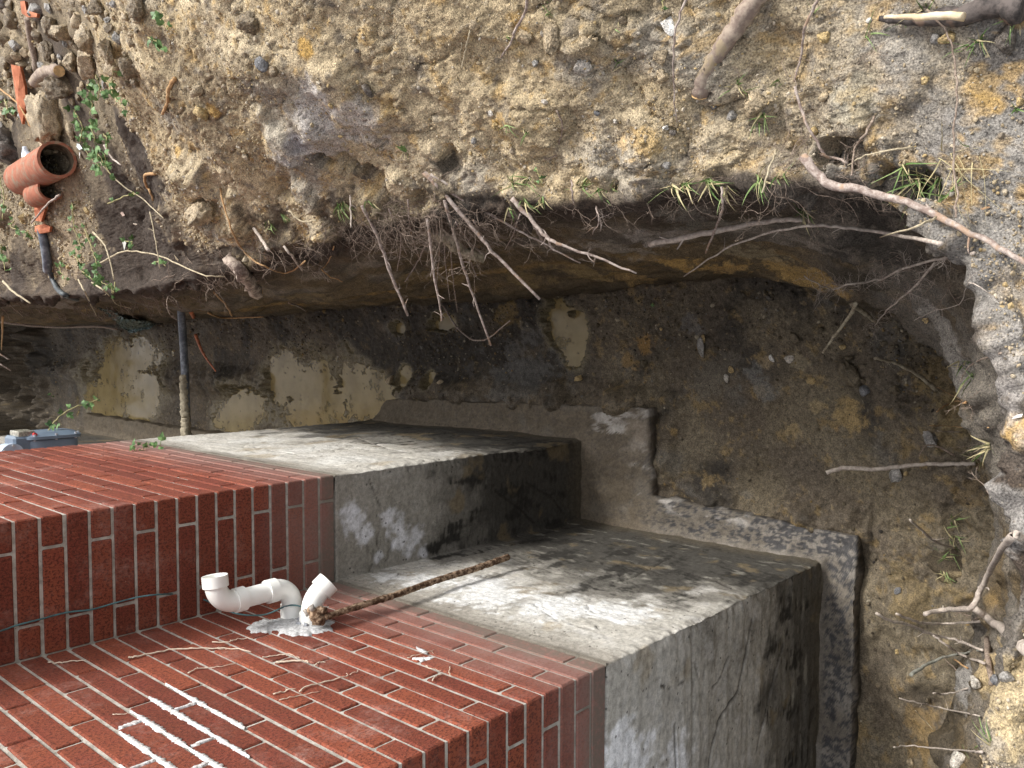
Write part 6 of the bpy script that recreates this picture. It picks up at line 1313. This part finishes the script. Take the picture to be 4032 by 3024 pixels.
for (x, y, n_, L_) in ((1350, 800, 12, .07), (1330, 830, 8, .05), (1450, 790, 5, .05), (2020, 720, 10, .06), (2080, 700, 10, .07), (2060, 790, 9, .06), (2140, 790, 7, .05), (2010, 820, 6, .05), (2290, 735, 10, .06), (2370, 745, 9, .05), (2420, 740, 8, .05), (2650, 730, 7, .07), (2700, 720, 8, .06), (2790, 710, 12, .08), (2860, 740, 6, .06), (2985, 700, 10, .07), (3160, 830, 12, .06), (3070, 700, 6, .05), (3620, 700, 12, .09), (3560, 660, 9, .08), (3700, 700, 10, .09), (3640, 760, 7, .08), (3730, 770, 5, .10), (1120, 850, 7, .05), (1060, 880, 6, .05), (3750, 2050, 8, .07), (3760, 2120, 10, .08), (3730, 2180, 9, .07), (3720, 2260, 7, .05), (3830, 1480, 8, .08), (3790, 1440, 6, .07), (3900, 1760, 8, .08), (3850, 1800, 6, .07)):
    tuft(x, y, int(n_ * 1.5), L_, where('grass tuft', x, y), .4)
GL2 = 'few short grass blades growing from the open spoil heap'
for (x, y, n_, L_) in ((1600, 600, 4, .05), (2150, 10, 4, .04), (2160, 60, 4, .03), (2430, 250, 5, .03), (2900, 340, 8, .04), (2940, 370, 6, .04), (3010, 450, 7, .05), (2990, 490, 7, .04), (2440, 110, 3, .02), (3420, 130, 4, .07), (3560, 90, 6, .04), (3860, 160, 10, .05), (3830, 180, 8, .05), (3990, 440, 4, .04), (4010, 60, 6, .06), (1990, 140, 4, .04), (2075, 520, 5, .04), (2000, 500, 6, .04), (3060, 330, 5, .04), (3900, 2930, 7, .06), (3830, 2950, 5, .05), (3650, 30, 5, .05), (3200, 30, 4, .04)):
    tuft(x, y, n_, L_, where('short grass blades', x, y), .2, 'grass blades scattered over the spoil heap', .0035, (0, -.2, .4))
tuft(3760, 620, 22, .14, 'straw coloured dead grass fan above the green tufts on the right bank', .9, None, .002, (-.6, -.2, .1), 60)
tuft(1600, 590, 3, .045, 'broad pale green leaf blade on the heap above the branch fork', 0, None, .012, (0, -.2, .4), 8)
M_IVY = m_simple('ivy_leaf', (.075, .16, .045), .5, .35, 30, .0004, .3, 0, (.15, .26, .09)); M_IVYD = m_simple('dark_ivy_leaf', (.03, .085, .025), .4, .3, 30, .0004, .5); M_IVST = m_simple('ivy_stem', (.30, .27, .12), .7, .2, 40)
def leaf(g, p, n_, up, s_):
    n_ = np.array(n_, float); n_ /= np.linalg.norm(n_) + 1e-9; u = np.array(up, float) - n_ * (np.array(up) @ n_); u /= np.linalg.norm(u) + 1e-9; v = np.cross(n_, u)
    out_ = [(0, -.15), (.42, -.05), (.55, .28), (.30, .38), (.22, .62), (0, 1.0), (-.22, .62), (-.30, .38), (-.55, .28), (-.42, -.05)]; b = [0, .1, .16, .02, .06, .18, .06, .02, .16, .1]
    V = [p + n_ * s_ * .0] + [p + (v * a + u * c) * s_ - n_ * s_ * b_ * .8 for (a, c), b_ in zip(out_, b)]; V[0] = p + u * .3 * s_
    g.add(V, None, [(0, i + 1, (i + 1) % 10 + 1) for i in range(10)])
def ivy(pxs, label, nl, s_, f0=.99, f1=.97, cat='ivy', group=None, rpx=5, mat=None, dist=None, pts=None, dark=False):
    P = smooth_path(pts if pts is not None else pth(pxs, f0, f1, .01), 6, .002); org = P[0].copy(); t0 = np.linalg.norm(org - CAM); e = empty('ivy_vine', tuple(org), label, cat, group)
    g = Geo(); tube(g, P - org, np.linspace(rpx, rpx * .5, len(P)) * .5 * t0 / F_PX, 6); link('stem', g.mesh('stem', M_IVST, True), e)
    s_ = s_ * .8
    for k in range(nl):
        i = min(len(P) - 1, int((k + .5) / nl * len(P))); g = Geo(); d = rng.normal(0, 1, 3); d /= np.linalg.norm(d); tc = CAM - P[i]; tc /= np.linalg.norm(tc)
        p = P[i] - org + d * s_ * .6; n_ = tc * .8 + np.array([0, 0, .5]) + rng.normal(0, .45, 3); leaf(g, p, n_, d + rng.normal(0, .3, 3), s_ * random.uniform(.65, 1.2))
        tube(g, [P[i] - org, p], .0006 * t0 / 2, 4, cap=False); link('leaf', g.mesh('leaf', M_IVYD if dark and k % 2 else (mat or M_IVY), False), e)
    return e
# sprig over the meter: stands beyond the wall corner
dm = 5.35
def dp(px, py, d): return CAM + ray(px, py) * d
ivy(None, 'ivy sprig reaching out from the wall over the gas meter', 16, .048, pts=[dp(168, 1775, 5.3), dp(160, 1735, 5.25), dp(195, 1690, 5.2), dp(230, 1645, 5.2), dp(290, 1605, 5.2), dp(340, 1588, 5.2), dp(388, 1570, 5.2)], rpx=6)
ivy(None, 'dark green ivy leaves in front of the gas meter body', 3, .07, pts=[dp(205, 1775, 5.2), dp(195, 1755, 5.2), dp(190, 1745, 5.2)], rpx=4, mat=M_IVYD)
# small shoots at the end arris of the bay (stand just past face D corner)
for i, (x, y, s_) in enumerate(((533, 1772, .045), (568, 1770, .038), (584, 1762, .038), (635, 1765, .055))):
    t_ = (W_ - CAM[0]) / ray(x, y)[0]; p_ = CAM + ray(x, y) * (t_ * .995)
    ivy(None, ['pale ivy shoot furthest left on the bay brickwork', 'second pale ivy shoot from the left on the bay brickwork', 'narrow upright ivy shoot between two wider ones on the bay', 'bright green ivy shoot furthest right on the bay brickwork'][i], 3, s_ * .8, pts=[p_ + np.array([-.01, 0, 0]), p_ + np.array([.01, 0, .004]), p_ + np.array([.022, -.004, .006])], rpx=4)
IL = 'ivy and weeds trailing over the far bank'
for (a, b, n_, s_) in (([(380, 290), (400, 340), (395, 390)], 0, 9, .05), ([(350, 330), (370, 400), (360, 450)], 0, 9, .045), ([(440, 340), (470, 390), (500, 420)], 0, 6, .035), ([(360, 470), (380, 540), (390, 620)], 0, 14, .045), ([(330, 520), (350, 600), (400, 660)], 0, 12, .045), ([(300, 430), (330, 500), (320, 560)], 0, 10, .04), ([(390, 600), (420, 650), (450, 700)], 0, 8, .03), ([(410, 520), (430, 560), (420, 640)], 0, 8, .03),
    ([(290, 800), (300, 900), (330, 980)], 0, 9, .03), ([(340, 900), (370, 980), (390, 1040)], 0, 12, .035), ([(300, 1000), (330, 1060), (370, 1100)], 0, 11, .035), ([(380, 1060), (400, 1110), (430, 1130)], 0, 9, .04), ([(430, 800), (520, 760), (540, 760)], 0, 3, .03), ([(480, 940), (520, 950), (510, 980)], 0, 5, .03), ([(250, 1020), (240, 1050), (260, 1100)], 0, 7, .03), ([(620, 1030), (640, 1040), (660, 1050)], 0, 3, .028), ([(5, 690), (20, 780), (10, 860)], 0, 9, .045), ([(60, 870), (50, 890), (70, 900)], 0, 5, .04), ([(10, 960), (15, 1000), (20, 1060)], 0, 8, .045), ([(120, 920), (130, 930), (110, 910)], 0, 4, .03), ([(20, 390), (30, 430), (25, 460)], 0, 6, .045), ([(640, 75), (655, 90), (670, 110)], 0, 4, .03), ([(590, 140), (640, 170), (675, 205)], 0, 5, .035), ([(420, 300), (445, 320), (455, 260)], 0, 4, .04), ([(2110, 660), (2130, 690), (2150, 720)], 0, 4, .018), ([(2600, 0), (2610, 20), (2600, 40)], 0, 2, .015), ([(460, 1110), (450, 1150), (440, 1120)], 0, 5, .035)):
    ivy(a, where('ivy and weeds', *a[1]), n_, s_, .99, .965, group='ivy trailing over the far bank')
ivy([(2575, 1190), (2585, 1200)], 'tiny green sprig lying on the trench floor', 3, .016, .995, .995, rpx=2)
ivy([(205, 1545), (210, 1560)], 'lone ivy leaf on the dark earth above the gas meter', 2, .035, .99, .99, rpx=2)
# litter
def scrap(px, py, wpx, label, colr, name='paper_scrap', cat='scrap', asp=.5, rough=.6):
    t, q, nr = land(px, py); r = wpx * .5 * t / F_PX; an = np.sort(rng.uniform(0, 6.28, 9)); V = [(0, 0, .15 * r)] + [(math.cos(a) * r * rng.uniform(.6, 1.1), math.sin(a) * r * asp * rng.uniform(.6, 1.1), rng.uniform(0, .2) * r) for a in an]
    V = V + [(a, b, c0 - .06 * r) for a, b, c0 in V]; n = 10; tri = [(0, i, i % 9 + 1) for i in range(1, 10)] + [(n, n + i % 9 + 1, n + i) for i in range(1, 10)]; qd = [(i, n + i, n + i % 9 + 1, i % 9 + 1) for i in range(1, 10)]
    g = Geo(); g.add(V, qd, tri); o = link(name, g.mesh(name, m_simple(name + '_m', colr, rough, .1, 30), False), None, label, cat, loc=tuple(q + nr * (.15 * r + .004)))
    o.rotation_euler = Vector(nr).to_track_quat('Z', 'Y').to_euler(); o.rotation_euler.rotate_axis('Z', random.uniform(0, 3)); return o
scrap(2220, 1782, 24, 'white chip of paint stuck low on the foundation face', (.75, .78, .80), 'paint_chip'); scrap(322, 580, 48, 'crumpled clear plastic wrapper beside the ivy', (.62, .70, .70), 'plastic_wrapper', 'wrapper', .4, .2)
scrap(322, 612, 34, 'white torn paper scrap under the plastic wrapper', (.72, .70, .68)); scrap(538, 880, 26, 'pale wood chip on the dark topsoil', (.60, .52, .42), 'wood_chip', 'chip'); scrap(500, 965, 46, 'grey white papery leaf litter among ivy', (.50, .50, .45), 'leaf_litter', 'litter', .7); scrap(490, 845, 32, 'curled pinkish dead leaf on the topsoil', (.46, .34, .28), 'dead_leaf', 'leaf', .6); scrap(700, 1012, 30, 'tan dead leaf under the vine stem', (.45, .38, .26), 'dead_leaf', 'leaf', .7)
scrap(207, 385, 20, 'bright white chip beside the cut log stub', (.75, .75, .72), 'white_chip', 'chip', .8); scrap(140, 535, 20, 'pale chip left of the big pale clod', (.6, .58, .54), 'white_chip', 'chip', .7); scrap(3880, 828, 40, 'small orange brown bark flake on the right bank', (.36, .22, .12), 'bark_flake', 'flake', .3); scrap(4010, 1648, 40, 'white crust of paper at the right edge', (.6, .6, .58)); scrap(1010, 1815, 10, 'tiny white fleck on the brick', (.7, .7, .7), 'white_chip', 'chip')
g = Geo(); bpts = [land(*q)[1] + np.array([0, 0, .02]) for q in ((113, 580), (120, 610), (135, 635))]; tube(g, smooth_path(bpts, 5), [.012, .013, .015, .018, .022, .026, .028, .03, .03, .03, .028], 14)
thing_mesh('plastic_bottle', g, m_simple('clear_plastic', (.55, .60, .68), .12, .3, 20, .002, .7), 'small crumpled clear plastic bottle behind the large clay pipe', 'bottle')
g = Geo(); tube(g, smooth_path([land(*q)[1] + np.array([0, 0, .02]) for q in (c7(1150, 370), c7(1165, 405))], 4), .014, 8); thing_mesh('clay_shard', g, M_CLAY, 'tiny red clay fragment in the bank beside the service pipe', 'shard')
print('objects', len(bpy.data.objects))
